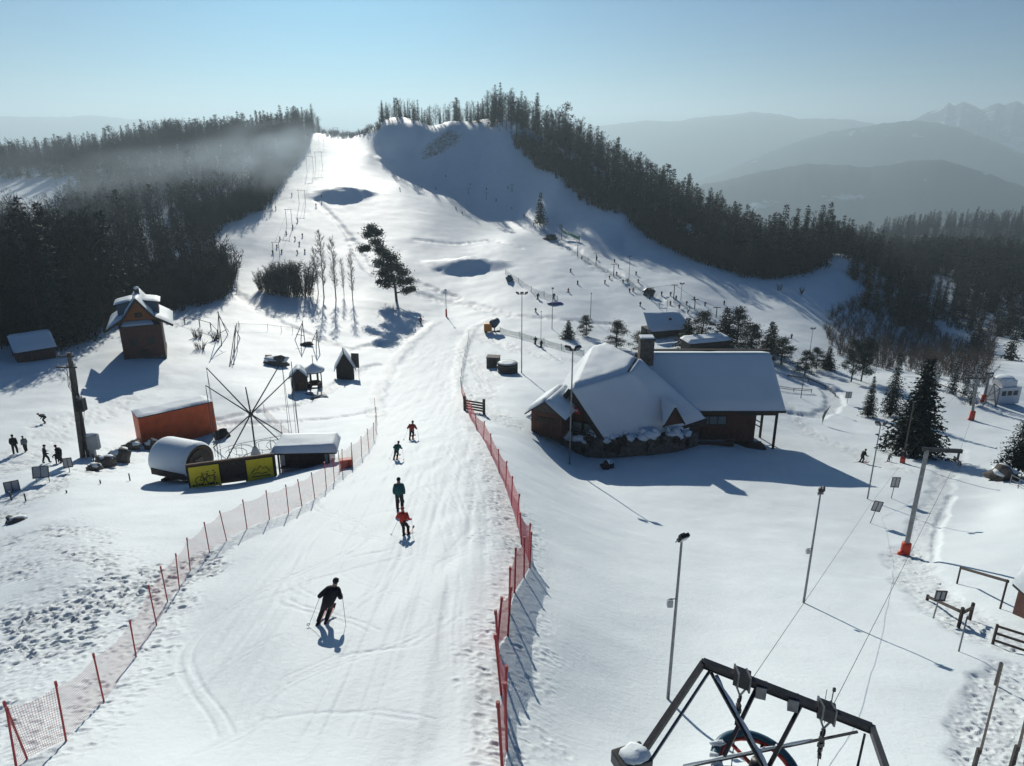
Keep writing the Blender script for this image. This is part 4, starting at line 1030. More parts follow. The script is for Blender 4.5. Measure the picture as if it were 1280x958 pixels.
def net_fence(label, pix, hs, m, post_m, pr=.028, jitter=.05, seed=1, name='net_fence', topgap=.12, post=True):
    rr = random.Random(seed); ps = [GP(u, v) for u, v in pix]
    base = ps[len(ps) // 2].copy(); r = thing(name, label, 'fence', base)
    tops, bots = [], []
    for i, p in enumerate(ps):
        h = hs[min(i, len(hs) - 1)] if hasattr(hs, '__len__') else hs
        t = p + Vector((rr.uniform(-jitter, jitter), rr.uniform(-jitter, jitter), h))
        if post:
            b = MB(); b.tube([p - base - Vector((0, 0, .3)), t - base], pr, M[post_m], 7); b.tube([t - base - Vector((0, 0, .12)), t - base], pr * 1.35, M[post_m], 7); b.build('post', r)
        tops.append(p.lerp(t, 1 - topgap / h) ); bots.append(p + Vector((0, 0, .04)))
    o = net_mesh('netting', [t - base for t in tops], [b_ - base for b_ in bots], M[m], r)
    me = o.data
    for v in me.vertices: pass
    return r
# netting helper works in world space for the ground height, so shift it afterwards
def net_mesh(name, tops, bots, m, parent, sub=3, sag=.12):
    off = parent.location; T = [t + off for t in tops]; B = [b + off for b in bots]
    vs, uvs, fs = [], [], []; s = 0
    for i in range(len(T)):
        if i: s += (T[i] - T[i - 1]).length
        vs += [T[i], B[i]]; uvs += [(s, (T[i] - B[i]).length), (s, 0)]
        if i < len(T) - 1:
            L = (T[i + 1] - T[i]).length
            for k in range(1, sub):
                f = k / sub; g = sag * 4 * f * (1 - f)
                a = T[i].lerp(T[i + 1], f) - Vector((0, 0, g)); b = B[i].lerp(B[i + 1], f); b.z = Zf(b.x, b.y) + .05
                vs += [a, b]; uvs += [(s + L * f, (a - b).length), (s + L * f, 0)]
    for i in range(len(vs) // 2 - 1): fs.append((2 * i, 2 * i + 2, 2 * i + 3, 2 * i + 1))
    me = bpy.data.meshes.new(name); me.from_pydata([tuple(v - off) for v in vs], [], fs); me.materials.append(m)
    ul = me.uv_layers.new(name='UVMap')
    for l in me.loops: ul.data[l.index].uv = uvs[l.vertex_index]
    o = bpy.data.objects.new(name, me); COL.objects.link(o); o.parent = parent; return o
net_fence('long pale red net fence on red stakes, left edge of the near piste', LEFT_FENCE, [1.45, 1.45, 1.45, 1.4, 1.2, 1.5, 1.4, 1.4, 1.45, 1.45, 1.5], 'net_pink', 'red_post', .021, .10, 2)
net_fence('bright red net fence on close-set stakes along the right edge of the near piste', RIGHT_FENCE, 1.6, 'net_red', 'red_post', .03, .16, 3)
net_fence('short blue-green net strung along the piste edge above the red one', [(576,482),(577,470),(579,458),(581,446),(584,434),(586,424)], 1.1, 'net_blue', 'blue_paint', .025, .05, 4)
net_fence('thin low net on grey stakes across the snow left of the red gate', [(330,512),(352,540),(376,556),(398,560),(412,556)], 1.0, 'net_pink', 'wood_grey', .02, .05, 14)

# ------------------------------------------------------------------ lamp posts and masts
def lamp_head(r, p, d, s, dark=True):
    """one floodlight: a housing with a glass face, tipped down"""
    yaw = math.atan2(d[1], d[0]); rot = Matrix.Rotation(yaw, 3, 'Z') @ Matrix.Rotation(R(35), 3, 'Y')
    b = MB(); b.box(p, (.16 * s, .46 * s, .40 * s), M['lamp_dark'], rot=rot); b.box(Vector(p) - rot @ Vector((.11 * s, 0, 0)), (.10 * s, .26 * s, .22 * s), M['lamp_dark'], rot=rot)
    b.bar(Vector(p) + rot @ Vector((0, -.25 * s, 0)), Vector(p) + rot @ Vector((0, -.25 * s, -.3 * s)), .03, .03, M['steel'])
    h = b.build('lamp_head', r, bevel=.02); g = MB(); g.box(Vector(p) + rot @ Vector((.09 * s, 0, 0)), (.02, .38 * s, .32 * s), M['lamp_glass'], rot=rot); g.build('lens', h)
def lamp_post(label, uv, vtop, heads, s=1.0, r0=.075, pad=None, m='steel', box=None, group=None, tilt=(0, 0), arm=None):
    p = GP(*uv); h = hgt(p, vtop); r = thing('lamp_post', label, 'lamp post', p, 0, group)
    T = lambda z: Vector((tilt[0] * z, tilt[1] * z, z))
    b = MB(); b.tube([T(-.4), T(h * .45), T(h)], [r0, r0 * .85, r0 * .6], M[m], 9); b.build('pole', r)
    if len(heads) > 1 or arm:
        b = MB(); w = .42 * s * (len(heads) - 1) / 2 + .12; b.bar(T(h - .12) + Vector((-w, 0, 0)), T(h - .12) + Vector((w, 0, 0)), .06, .06, M[m]); b.build('crossbar', r)
    for i, d in enumerate(heads):
        x = (i - (len(heads) - 1) / 2) * .62 * s; lamp_head(r, T(h + .02) + Vector((x, d[1] * .15, .05)), d, s)
    if pad:
        b = MB(); b.lathe((0, 0, 0), [(r0 * 2.6, -.1), (r0 * 2.8, .1), (r0 * 2.6, pad), (r0 * 1.4, pad + .08)], M['red_pad'], 14); b.build('pad', r)
    if box:
        b = MB(); b.box(T(h * box) + Vector((-.18, -.05, 0)), (.15, .14, .2), M['grey_paint']); b.bar(T(h * box) + Vector((0, 0, .1)), T(h * box) + Vector((-.2, 0, .1)), .03, .03, M['steel']); b.build('speaker', r, bevel=.02)
    return r
lamp_post('tall floodlight mast with two dark lamps in front of the chalet gable', (712, 578), 436, [(-.7, -.7), (.6, -.8)], 1.25, .085)
lamp_post('leaning floodlight pole with one black lamp and a speaker box, nearest the red fence', (835, 872), 672, [(.5, -.8)], .62, .05, box=.62)
lamp_post('dark floodlight pole with one lamp on a short side arm, beyond the cable frame', (1005, 750), 614, [(.9, -.4)], .75, .055, box=.48, arm=True)
lamp_post('grey floodlight pole with two pale lamps right of the chalet shadow', (1084, 625), 530, [(-.8, -.5), (.8, -.5)], .9, .06)
lamp_post('plain wooden light pole standing against the big dark spruce', (1128, 578), 502, [(.2, -1)], .5, .085, m='wood_grey', pad=.5)
lamp_post('tall mast with three lamps in a row beside the round tub', (652, 467), 367, [(-.7, -.7), (0, -1), (.7, -.7)], 1.0, .08)
lamp_post('slim mast with one dark lamp by the blue mat', (690, 412), 361, [(0, -1)], .9, .07)
lamp_post('bare pale mast with a small lamp, right of the blue mat', (738, 399), 367, [(.3, -1)], .5, .08)
lamp_post('thin short mast with a small lamp behind the tub', (676, 434), 390, [(0, -1)], .4, .05)
lamp_post('lamp mast with a red padded foot where the near piste ends', (558, 396), 363, [(0, -1)], .9, .07, pad=1.6)
lamp_post('mast with two lamps in the snow behind the right end of the chalet', (1012, 442), 411, [(-.5, -.8), (.5, -.8)], .9, .06)
lamp_post('mast with two lamps at the end of the tow line', (851, 376), 355, [(-.5, -.8), (.5, -.8)], 1.0, .07)
lamp_post('thin mast on the tow line in the middle of the far slope', (786, 351), 321, [(-.4, -.8), (.4, -.8)], .8, .07)
lamp_post('thin mast behind the snowy shelter roof', (833, 396), 372, [(-.4, -.8), (.4, -.8)], .6, .06)
lamp_post('weathered stub mast beside the pines right of the chalet', (1001, 498), 452, [(.4, -1)], .6, .06, m='wood_grey')

# ------------------------------------------------------------------ tow lift
def wire(name, label, pts, r=.012, cat='cable', sag=0, group=None, seg=10):
    c = MB(); pts = [Vector(p) for p in pts]; base = pts[0].copy(); out = []
    for a, b in zip(pts, pts[1:]):
        for k in range(seg): f = k / seg; out.append(a.lerp(b, f) - base - Vector((0, 0, sag * 4 * f * (1 - f))))
    out.append(pts[-1] - base); c.tube(out, r, M['steel_dark'], 5); return tag(c.build(name, None, True, base), label, cat, group)
def pylon(label, uv, utop, arm_dir, arm_len, r0=.15, pad=1.1, group='T-shaped tow lift pylons', tilt=0, padr=2.0):
    p = GP(*uv); top_u, top_v = utop; h = hgt(p, top_v); r = thing('lift_pylon', label, 'lift pylon', p, 0, group)
    # lean so that the head meets its place
    q = at_y(top_u, top_v, p.y) - p; t = Vector((q.x, 0, q.z))
    b = MB(); b.tube([-t.normalized() * .5, t * .5, t], [r0, r0 * .92, r0 * .8], M['steel'], 12); b.build('mast', r)
    d = Vector((math.cos(arm_dir), math.sin(arm_dir), 0)); b = MB(); b.bar(t - d * arm_len[0], t + d * arm_len[1], .16, .22, M['steel_dark']); a = b.build('crossarm', r)
    for k in (-arm_len[0] * .92, arm_len[1] * .92):
        if abs(k) < .4: continue
        c = t + d * k; b = MB(); b.bar(c, c - Vector((0, 0, .55)), .08, .1, M['steel_dark']); n = Vector((-d.y, d.x, 0))
        b.bar(c - Vector((0, 0, .55)) - n * .45, c - Vector((0, 0, .55)) + n * .45, .06, .08, M['steel_dark'])
        for e in (-.3, .3): b.ring(c - Vector((0, 0, .68)) + n * e, .13, .035, M['rubber'], d, 14, 6)
        b.build('pulley', r)
    b = MB(); rr = r0 * padr; b.lathe((0, 0, 0), [(rr, -.2), (rr, 0), (rr * .95, pad), (r0 * 1.1, pad + .06)], M['red_pad'], 16)
    b.lump((rr * -1.0, -.1, .1), (.22, .2, .2), M['red_pad'], 3, .15); b.build('pad', r, True)
    return r, p, p + t, d
_, _, tp1, d1 = pylon('near T-shaped lift pylon with a red foot pad and one long arm to the right', (1131, 692), (1159, 562), R(-8), (.25, 1.9), .145, .75)
_, _, tp2, d2 = pylon('middle T-shaped lift pylon with a red foot pad, beyond the big spruce', (1214, 525), (1222, 473), R(-5), (1.6, 1.0), .17, 1.2)
_, _, tp3, d3 = pylon('farthest lift pylon with a red foot pad, by the white hut', (1229, 503), (1237, 467), R(0), (.6, .6), .19, 1.0)

def tow_frame():
    """the return station in the foreground: a four-legged beam frame over a big horizontal wheel"""
    Y = 12.2
    def at(u, v, y): return at_y(u, v, y)
    A = at(879, 829, 12.3); B = at(1090, 911, 11.2)                       # ends of the top beam
    base = G(955, 958); base.z = Zf(base.x, base.y)
    r = thing('tow_return_station', 'dark steel beam frame over a large snow-dusted cable wheel in the foreground', 'lift frame', base)
    o = lambda p: Vector(p) - base
    d = (B - A).normalized(); n = Vector((0, 0, 1)).cross(d).normalized()
    if n.y > 0: n = -n                                                    # towards the camera side
    def gz(p): return Vector((p.x, p.y, Zf(p.x, p.y) - .4))
    b = MB(); b.bar(o(A) - d * .05, o(B) + d * .05, .11, .13, M['steel_dark']); b.bar(o(A) + Vector((0, 0, .072)), o(B) + Vector((0, 0, .072)), .15, .018, M['steel_dark']); b.bar(o(A) - Vector((0, 0, .072)), o(B) - Vector((0, 0, .072)), .15, .018, M['steel_dark'])
    tb = b.build('top_beam', r)
    F0 = at(792, 958, 10.2); F1 = at(1112, 975, 9.6)
    b = MB(); k = (F0 - A).normalized(); b.bar(o(A), o(A + k * (F0 - A).length * 1.6), .11, .13, M['steel_dark']); b.bar(o(A + d * .16 - Vector((0, 0, .1))), o(A + d * .16 + k * (F0 - A).length * 1.6 - Vector((0, 0, .1))), .05, .05, M['steel']); b.build('leg', r)
    b = MB(); k2 = (F1 - B).normalized(); b.bar(o(B), o(B + k2 * (F1 - B).length * 1.9), .11, .13, M['steel_dark']); b.build('leg', r)
    # wheel: below and nearer than the beam
    Wc = at(945, 962, 11.0)
    ax = Vector((.12, -.10, 1)).normalized(); ow = o(Wc); rad = .80
    b = MB(); b.ring(ow, rad, .10, M['bull_blue'], ax, 56, 10); wh = b.build('wheel', r, True)
    b = MB(); b.ring(ow, rad - .10, .045, M['bull_red'], ax, 48, 6); x = ax.orthogonal().normalized(); y = ax.cross(x)
    for q in range(6):
        a = q * math.pi / 3 + .3; e = x * math.cos(a) + y * math.sin(a); b.bar(ow + e * .12, ow + e * (rad - .08), .06, .05, M['bull_red'] if q % 2 else M['steel_dark'])
    b.tube([ow - ax * .18, ow + ax * .22], .15, M['steel_dark'], 14); b.build('spokes', wh, True)
    b = MB(); rr = random.Random(3)
    for q in range(46):
        a = rr.uniform(1.7, 5.2); e = x * math.cos(a) + y * math.sin(a)
        if rr.random() < .8: b.lump(ow + e * (rad + rr.uniform(-.05, .05)) + ax * .09, (rr.uniform(.07, .16), rr.uniform(.06, .12), .05), M['snow'], rr.random(), .3, 8, 6)
    b.build('snow_crust', wh, True)
    # hangers from the beam to the wheel
    for (u0, v0, u1, v1, y0, y1, w) in ((947, 858, 905, 945, 12.0, 10.9, .075), (1002, 880, 955, 970, 11.75, 10.6, .075), (886, 836, 968, 985, 12.3, 10.3, .055), (1081, 918, 1066, 985, 11.3, 10.2, .045), (1072, 915, 842, 962, 11.3, 10.9, .042)):
        b = MB(); b.bar(o(at(u0, v0, y0)), o(at(u1, v1, y1)), w, w * .9, M['steel_dark']); b.build('brace', r)
    b = MB()
    for (u, v, y, s) in ((886, 838, 12.25, .09), (968, 985, 10.4, .09)): pass
    a0, a1 = at(893, 845, 12.2), at(966, 975, 10.5)
    for (c0, c1, f0, f1, w) in ((a0, a1, .02, .97, .055), (at(1072, 915, 11.3), at(842, 962, 10.9), .25, .95, .035)):
        up = Vector((0, 0, .05)); n_ = 14; ps_ = [c0.lerp(c1, f0 + (f1 - f0) * q / n_) + up for q in range(n_ + 1)]
        b.tube([o(q) for q in ps_], [w * (.35 + .65 * abs(math.sin(q * 2.3 + w * 90))) for q in range(n_ + 1)], M['snow'], 8)
    b.build('snow_crust', r, True)
    # clamps and the hanging tackle
    for (f, tail) in ((.24, .75), (.74, .85)):
        c = A.lerp(B, f); b = MB(); rot = Matrix((d, n.cross(d) * -1, n)).transposed()
        b.box(o(c), (.34, .26, .30), M['steel_dark'], rot=Matrix((d, n, Vector((0, 0, 1)))).transposed())
        for e in (-.12, .12): b.bar(o(c + d * e + Vector((0, 0, .18))), o(c + d * e - Vector((0, 0, .2))), .035, .30, M['steel'])
        b.build('clamp', r)
        b = MB(); q0 = c - Vector((0, 0, .18)) + n * .05
        b.tube([o(q0 - d * .1), o(q0 - Vector((0, 0, .22)))], .022, M['steel'], 6); b.tube([o(q0 + d * .1), o(q0 - Vector((0, 0, .22)))], .022, M['steel'], 6)
        q1 = q0 - Vector((0, 0, .34)); b.ring(o(q1), .10, .028, M['steel_dark'], d, 16, 6)
        for t in range(4): b.box(o(q1 - Vector((0, 0, .16 + t * .11)) + n * .02 * t), (.10 + .03 * (t % 2), .07, .10), M['steel_dark'], .4 * t)
        b.tube([o(q1 - Vector((0, 0, .55))), o(q1 + n * .35 - Vector((0, 0, 1.4)))], .012, M['steel_dark'], 5)
        b.build('tackle', r)
    for f in (.36, .55):
        c = A.lerp(B, f); b = MB(); b.box(o(c - Vector((0, 0, .10))), (.20, .24, .28), M['steel'], math.atan2(d.y, d.x)); b.build('bracket', r)
    c = A.lerp(B, .76); b = MB(); b.tube([o(c), o(c + Vector((0, 0, .55)))], .012, M['steel'], 5); b.box(o(c + Vector((.01, 0, .55))), (.05, .04, .08), M['steel_dark']); b.tube([o(c - d * .12), o(c - d * .12 + Vector((0, 0, .5)))], .007, M['steel'], 5); b.build('sensor_rod', r)
    # snow-covered drive box at the foot of the left leg
    b = MB(); c = at(790, 945, 10.4); b.box(o(c - Vector((0, 0, .12))), (.62, .5, .30), M['steel_dark'], R(20)); mt = b.build('motor_box', r, bevel=.03)
    b = MB(); b.lump(o(c + Vector((.06, 0, .05))), (.27, .24, .09), M['snow'], 5, .2, 14, 8); b.build('snow_cap', mt, True)
    return A, B, d, base
FA, FB, FD, _b = tow_frame()
p1a = FA.lerp(FB, .26) - Vector((0, 0, .3)); p1b = FA.lerp(FB, .74) - Vector((0, 0, .3))
wire('tow_cable', 'thin left cable of the tow, from the steel frame up to the middle pylon', [p1a, G(1086, 643) + Vector((0, 0, .9)), tp2 - d2 * 1.4 - Vector((0, 0, .6))], .007, sag=.05)
wire('tow_cable', 'thin right cable of the tow, from the steel frame to the near pylon arm', [p1b, tp1 + d1 * 1.7 - Vector((0, 0, .6)), tp2 + d2 * .9 - Vector((0, 0, .6))], .007, sag=.05)

def sign_board(label, uv, vtop, w, h, m='plastic_grey', tilt=0, post2=False, yaw=0, name='sign_board', frame='wood_grey', slope=0):
    p = GP(*uv); H = hgt(p, vtop); r = thing(name, label, 'sign', p, yaw)
    b = MB()
    for x in ((-w * .4, w * .4) if post2 else (0,)): b.tube([(x, .05, -.3), (x + tilt * H, .05, H - h * .3)], .03, M['steel'], 6)
    b.build('post', r)
    rot = Matrix.Rotation(tilt, 3, 'Y') @ Matrix.Rotation(slope, 3, 'X'); c = Vector((tilt * (H - h / 2), 0, H - h / 2))
    b = MB(); b.box(c, (w, .03, h), M[m], rot=rot); pn = b.build('panel', r)
    b = MB()
    for s in (-1, 1): b.box(c + rot @ Vector((s * w / 2, -.02, 0)), (.05, .05, h + .05), M[frame], rot=rot); b.box(c + rot @ Vector((0, -.02, s * h / 2)), (w, .05, .05), M[frame], rot=rot)
    b.box(c + rot @ Vector((0, -.02, 0)), (.04, .045, h), M[frame], rot=rot); b.build('frame', pn)
    return r
sign_board('grey framed panel on a post, upper of the pair near the slim floodlight', (1114, 625), 597, .62, .85, 'grey_paint', .05)
sign_board('grey framed panel tilted on its post, lower of the pair near the slim floodlight', (1087, 655), 627, .62, .75, 'grey_paint', .22)
sign_board('grey framed panel facing the trodden track at the lower right', (1168, 770), 739, .42, .45, 'grey_paint', .05)
sign_board('small pale board on a post in the curved track right of the chalet', (1059, 505), 490, .8, .9, 'grey_paint', 0)
def feather_flag():
    p = GP(1027, 530); r = thing('feather_flag', 'leaning grey leaf-shaped flag in the snow right of the chalet', 'flag', p)
    b = MB(); b.tube([(0, 0, -.2), (.25, 0, 1.2), (.75, 0, 2.5)], .03, M['steel'], 6); b.build('pole', r)
    b = MB(); pts = [(.06, 0, .35), (.22, 0, .9), (.42, 0, 1.6), (.80, 0, 2.5), (.55, 0, 2.2), (.12, 0, 1.7), (-.05, 0, 1.0)]
    b.slab(pts, .02, M['grey_cloth'], (0, 1, 0)); b.build('cloth', r)
feather_flag()
# ------------------------------------------------------------------ lower right: rails, posts, hut
def rail_fence(label, segs, hs, rails, m='wood_grey', post_w=.09, name='railing', cat='railing', rail_w=.08, post_bm=None):
    ps = [GP(u, v) for u, v in segs]; base = ps[0].copy(); r = thing(name, label, cat, base)
    hs = hs if hasattr(hs, '__len__') else [hs] * len(ps)
    for p, h in zip(ps, hs):
        b = MB(); b.bar(p - base - Vector((0, 0, .3)), p - base + Vector((0, 0, h)), post_w, post_w, M[post_bm or m]); b.build('post', r)
    for k in rails:
        for (a, ha), (c, hc) in zip(zip(ps, hs), zip(ps[1:], hs[1:])):
            b = MB(); b.bar(a - base + Vector((0, -.06, ha * k)), c - base + Vector((0, -.06, hc * k)), rail_w * .6, rail_w, M[m]); b.build('rail', r)
    return r
rail_fence('dark two-post handrail with a snowy end beside the trodden track', [(1197, 726), (1251, 758)], [1.0, 1.5], [.97], 'wood_dark', .06, rail_w=.12)
rail_fence('low dark rail fence at the right edge below the red hut', [(1242, 800), (1300, 822)], [.9, .9], [.95, .6, .25], 'wood_dark', .07)
rail_fence('long brown pole laid between stakes left of the footpath at the bottom right', [(1246, 850), (1216, 965)], [.9, .75], [.95], 'wood_grey', .07, rail_w=.09)
rail_fence('brown pole railing right of the footpath at the bottom right corner', [(1284, 880), (1262, 965)], [.9, .9], [.95, .5], 'wood_grey', .07, rail_w=.09)
rail_fence('short crossed wooden barrier where the footpath meets the pylon shadow', [(1160, 745), (1199, 780), (1213, 770)], [.35, .95, .85], [.8], 'wood_dark', .10, rail_w=.12)
def post_obj(label, uv, vtop, r0, m, name='post', cat='post', lean=0):
    p = GP(*uv); h = hgt(p, vtop); b = MB(); b.tube([(0, 0, -.3), (lean * h, 0, h)], [r0, r0 * .9], M[m], 8); b.lump((lean * h, 0, h), (r0 * 1.1, r0 * 1.1, r0 * .5), M['snow'], 1, .1, 8, 6)
    return tag(b.build(name, None, True, p), label, cat)
post_obj('slim steel stake next to the crossed barrier by the footpath', (1199, 812), 770, .03, 'steel')
def red_hut():
    p = GP(1303, 772); r = thing('red_hut', 'small red hut with a steep snow-laden roof cut by the right edge', 'hut', p)
    w = MB(); w.box((0, 0, .45), (1.3, 1.6, 1.7), M['wood_red']); w.build('wall', r)
    for x in (-.45, .0, .45):
        b = MB(); b.box((x, -.83, .5), (.08, .05, 1.6), M['red_post']); b.build('corner_post', r)
    s = MB(); s.slab([(-.85, -.95, 1.2), (-.85, .95, 1.2), (-.1, .95, 3.2), (-.1, -.95, 3.2)], .16, M['wood_dark'], (0, 0, -1)); s.slab([(.85, -.95, 1.2), (.85, .95, 1.2), (-.1, .95, 3.2), (-.1, -.95, 3.2)], .16, M['wood_dark'], (0, 0, -1)); s.build('roof', r)
    sn = MB(); nonlocal_blanket(sn, [(-.1, .97, 3.2), (-.1, -.97, 3.2), (-.9, -.97, 1.2), (-.9, .97, 1.2)], .25, 8, 8, 41); nonlocal_blanket(sn, [(-.1, -.97, 3.2), (-.1, .97, 3.2), (.9, .97, 1.2), (.9, -.97, 1.2)], .25, 8, 8, 42); sn.build('roof_snow', r, True)
red_hut()
def white_cabin():
    p = GP(1250, 502); r = thing('ticket_cabin', 'white cabin with dark windows and a snow cap at the foot of the tow', 'cabin', p, R(8)); s = 1.15
    w = MB(); w.box((0, 0, 1.1 * s), (3.2 * s, 2.2 * s, 2.2 * s), M['white_paint']); w.box((0, 0, 2.6 * s), (2.0 * s, 1.8 * s, .9 * s), M['white_paint']); w.build('wall', r, bevel=.06)
    for x in (-.75, .05, .85):
        b = MB(); b.box((x * s, -1.12 * s, 1.45 * s), (.55 * s, .06, .6 * s), M['lamp_dark']); b.build('window', r)
    b = MB(); b.lump((0, 0, 3.1 * s), (1.15 * s, 1.0 * s, .3 * s), M['snow'], 3, .1, 16, 8); b.build('roof_snow', r, True)
white_cabin()
def lattice_stand():
    p = GP(1236, 509); r = thing('loading_stand', 'grey steel A-frame stand between the far pylon and the white cabin', 'stand', p)
    for a, b_ in (((-1, 0, -.3), (0, 0, 3.4)), ((1, 0, -.3), (0, 0, 3.4)), ((1.2, .3, -.3), (1.2, .3, 2.6)), ((-.5, 0, 1.6), (1.2, .3, 2.5)), ((0, 0, 3.4), (1.2, .3, 2.6)), ((-.6, 0, 1), (.7, 0, 1))):
        b = MB(); b.bar(a, b_, .12, .12, M['steel']); b.build('strut', r)
lattice_stand()
rock('snow_covered_boulder', 'large grey boulder in the shade under the spruce at the right edge', (1253, 600), (1.3, 1.0, .95), 'stone', True, 'boulder', 8)
rail_fence('light metal railing at the right edge under the spruce', [(1262, 606), (1272, 612), (1284, 622)], .9, [.95, .5], 'steel', .05, rail_w=.05)
rail_fence('snow-capped low fence along the far rim of the snow right of the big spruce', [(1160, 481), (1175, 484), (1190, 488), (1204, 494), (1214, 500)], .6, [.9], 'wood_grey', .1, rail_w=.14)
rail_fence('low snow fence around the curved track right of the chalet', [(985, 470), (1010, 476), (1032, 484), (1044, 494)], .5, [.9], 'wood_grey', .1, rail_w=.16)
rail_fence('short plank fence in the trampled snow right of the chalet', [(972, 487), (992, 490), (1014, 492)], .6, [.9, .5], 'wood_grey', .07)
# ------------------------------------------------------------------ trees and shrubs one can tell apart
def put_tree(name, label, tc, uv, vtop=None, H0=1.0, group=None, rz=None, sx=1.0, cat='tree'):
    p = G(*uv); r = tree_thing(name, label, tc, p, group, cat); s = hgt(p, vtop) / H0 if vtop else 1.0
    r.scale = (s * sx, s * sx, s); r.rotation_euler = (0, 0, rz if rz is not None else random.uniform(0, 6.28)); return r
def ragged_pine():
    random.seed(77); t = MB(); c = MB(); k = 1 / 8.0
    P = lambda u, v, y=0: Vector(((u - 496) * k, y, (378 - v) * k))
    t.tube([P(496, 381), P(495, 360), P(490, 335), P(481, 308), P(471, 284)], [.22, .19, .15, .10, .03], M['bark'], 8)
    for (u, v, y, r) in ((470, 287, 0, 1.0), (476, 293, .6, .9), (466, 294, -.5, .8), (474, 304, .2, 1.0), (480, 312, -.6, 1.0), (457, 312, .3, .75), (463, 311, 0, .6), (484, 320, .7, 1.15), (478, 328, -.7, 1.0), (494, 324, .2, 1.0), (487, 335, .5, 1.25), (499, 334, -.6, 1.1), (505, 342, .4, 1.0), (480, 343, .6, 1.0), (491, 347, -.8, 1.2), (512, 352, .2, .8), (501, 354, .8, .95), (484, 356, .1, .85), (509, 363, -.4, .75), (516, 362, .4, .6), (477, 352, -.4, .6)):
        o = P(u, v, y); tr = P(496 - (378 - o.z * 8 - 0) * 0 - 26 * (o.z / 12) ** 1.6, 378 - (o.z - .5) * 8); t.tube([tr, o], [.07, .03], M['bark'], 4, False)
        for _ in range(int(560 * r)):
            q = Vector((random.gauss(0, .5), random.gauss(0, .5), random.gauss(0, .34))) * r
            tri(c, o + q, Vector((random.uniform(-1, 1), random.uniform(-1, 1), random.uniform(-.4, 1))).normalized() * random.uniform(.22, .44), .13, M[random.choice(('pine', 'needle'))])
    return t, c
put_tree('pine_tree', 'tall ragged pine standing alone on the open snow left of the near piste', ragged_pine(), (496, 378), 281, 12, rz=0)
def frosty_mix(seed, **k): return spruce(seed, **k)
put_tree('spruce_tree', 'large dark spruce standing behind the plain wooden light pole', spruce(211, 12, 3.7, 50, 15, 9, ('needle', 'needle_dark', 'needle'), .05, .52, .30), (1141, 566), 449, 12)
put_tree('spruce_tree', 'dark spruce just behind and left of the largest spruce', spruce(212, 12, 2.9, 40, 12, 8, ('needle', 'needle_dark'), .05, .32, .3), (1112, 520), 440, 12)
put_tree('spruce_tree', 'short narrow spruce left of the two large ones', spruce(213, 12, 3.0, 36, 12, 8, ('needle', 'needle_dark'), .05, .38, .3), (1085, 521), 470, 12)
put_tree('spruce_tree', 'dark spruce cut by the right edge of the picture', spruce(214, 12, 4.5, 46, 14, 9, ('needle', 'needle_dark'), .12, .36, .3), (1271, 594), 505, 12)
put_tree('pine_tree', 'round-crowned pine on two trunks at the snowy rim right of the chalet', merge_pair(pine(215, 12, .8, 36, (.22, 1), 3.6, .42, 170, ('pine', 'needle'), .2), pine(216, 12, -.5, 28, (.25, 1), 3.0, .42, 160, ('pine', 'needle'), .2), (-2.8, .6, 0)), (1076, 478), 427, 12)
for i, (u, v, vt, k, l, sx) in enumerate((
    (710, 424, 400, 's', 'small pale-tipped spruce, leftmost of the row behind the chalet', 1.0), (733, 420, 396, 'p', 'small round pine, second in the row behind the chalet', 1.1),
    (770, 434, 403, 'p', 'bushy pine behind the bright chalet roof', 1.2), (801, 440, 414, 'p', 'low spreading pine beside the chalet chimney', 1.35),
    (858, 432, 397, 's', 'dark spruce against the snowy shelter roof', 1.1), (876, 430, 391, 'p', 'pine right of the snowy shelter roof', 1.1),
    (905, 432, 384, 's', 'tallest spruce of the row above the chalet wing', 1.05), (921, 430, 388, 'p', 'loose pine beside the tallest spruce above the chalet wing', 1.1),
    (937, 446, 407, 'p', 'bushy pine above the right part of the chalet wing', 1.3), (962, 440, 402, 's', 'dark spruce above the right corner of the chalet wing', 1.1),
    (976, 456, 424, 'p', 'low bushy pine at the right corner of the chalet wing', 1.3), (1006, 470, 440, 'p', 'small ragged pine by the weathered stub mast', 1.0),
    (1020, 462, 436, 'p', 'small pine left of the two-trunked pine', 1.0), (1034, 462, 433, 's', 'thin little spruce left of the two-trunked pine', 1.0))):
    tc = spruce(230 + i, 8, 2.4, 28, 11, 7, ('needle', 'needle_dark'), .04, .42, .25) if k == 's' else pine(230 + i, 8, random.uniform(-.4, .4), 30, (.10, 1), 2.3, .34, 130, ('pine', 'needle'), .5)
    put_tree('spruce_tree' if k == 's' else 'pine_tree', l, tc, (u, v), vt, 8, sx=sx * 1.45)
put_tree('spruce_tree', 'lone spruce in the middle of the shaded far slope', spruce(250, 12, 2.9, 24, 8, 5, ('needle', 'needle_dark'), .10, .6, .25), (675, 282), 240, 12)
put_tree('spruce_tree', 'narrow black spruce in front of the bare wood behind the gabled house', spruce(251, 14, 2.8, 26, 8, 5, ('needle_dark',), .03, .6, .25), (127, 402), 308, 14)
put_tree('spruce_tree', 'slim spruce at the right end of the bare wood', spruce(252, 14, 2.0, 22, 7, 4, ('needle', 'needle_dark'), .05, .55, .25), (262, 366), 310, 14)
for i, (u, v, vt, l, sx) in enumerate(((1190, 492, 446, 'frosted spruce behind the snowy rim right of the big spruce', 1.0), (1168, 486, 452, 'thin frost-grey tree behind the snowy rim', .8), (1213, 505, 448, 'white rime-covered tree beside the middle pylon', .8), (1206, 494, 456, 'small rime-covered spruce left of the white tree', .8))):
    tc = spruce(260 + i, 10, 2.2, 26, 8, 5, ('frost', 'frost', 'needle') if i in (1, 2) else ('needle', 'frost', 'needle'), .04, .40, .3); put_tree('frosted_tree', l, tc, (u, v), vt, 10, sx=sx)
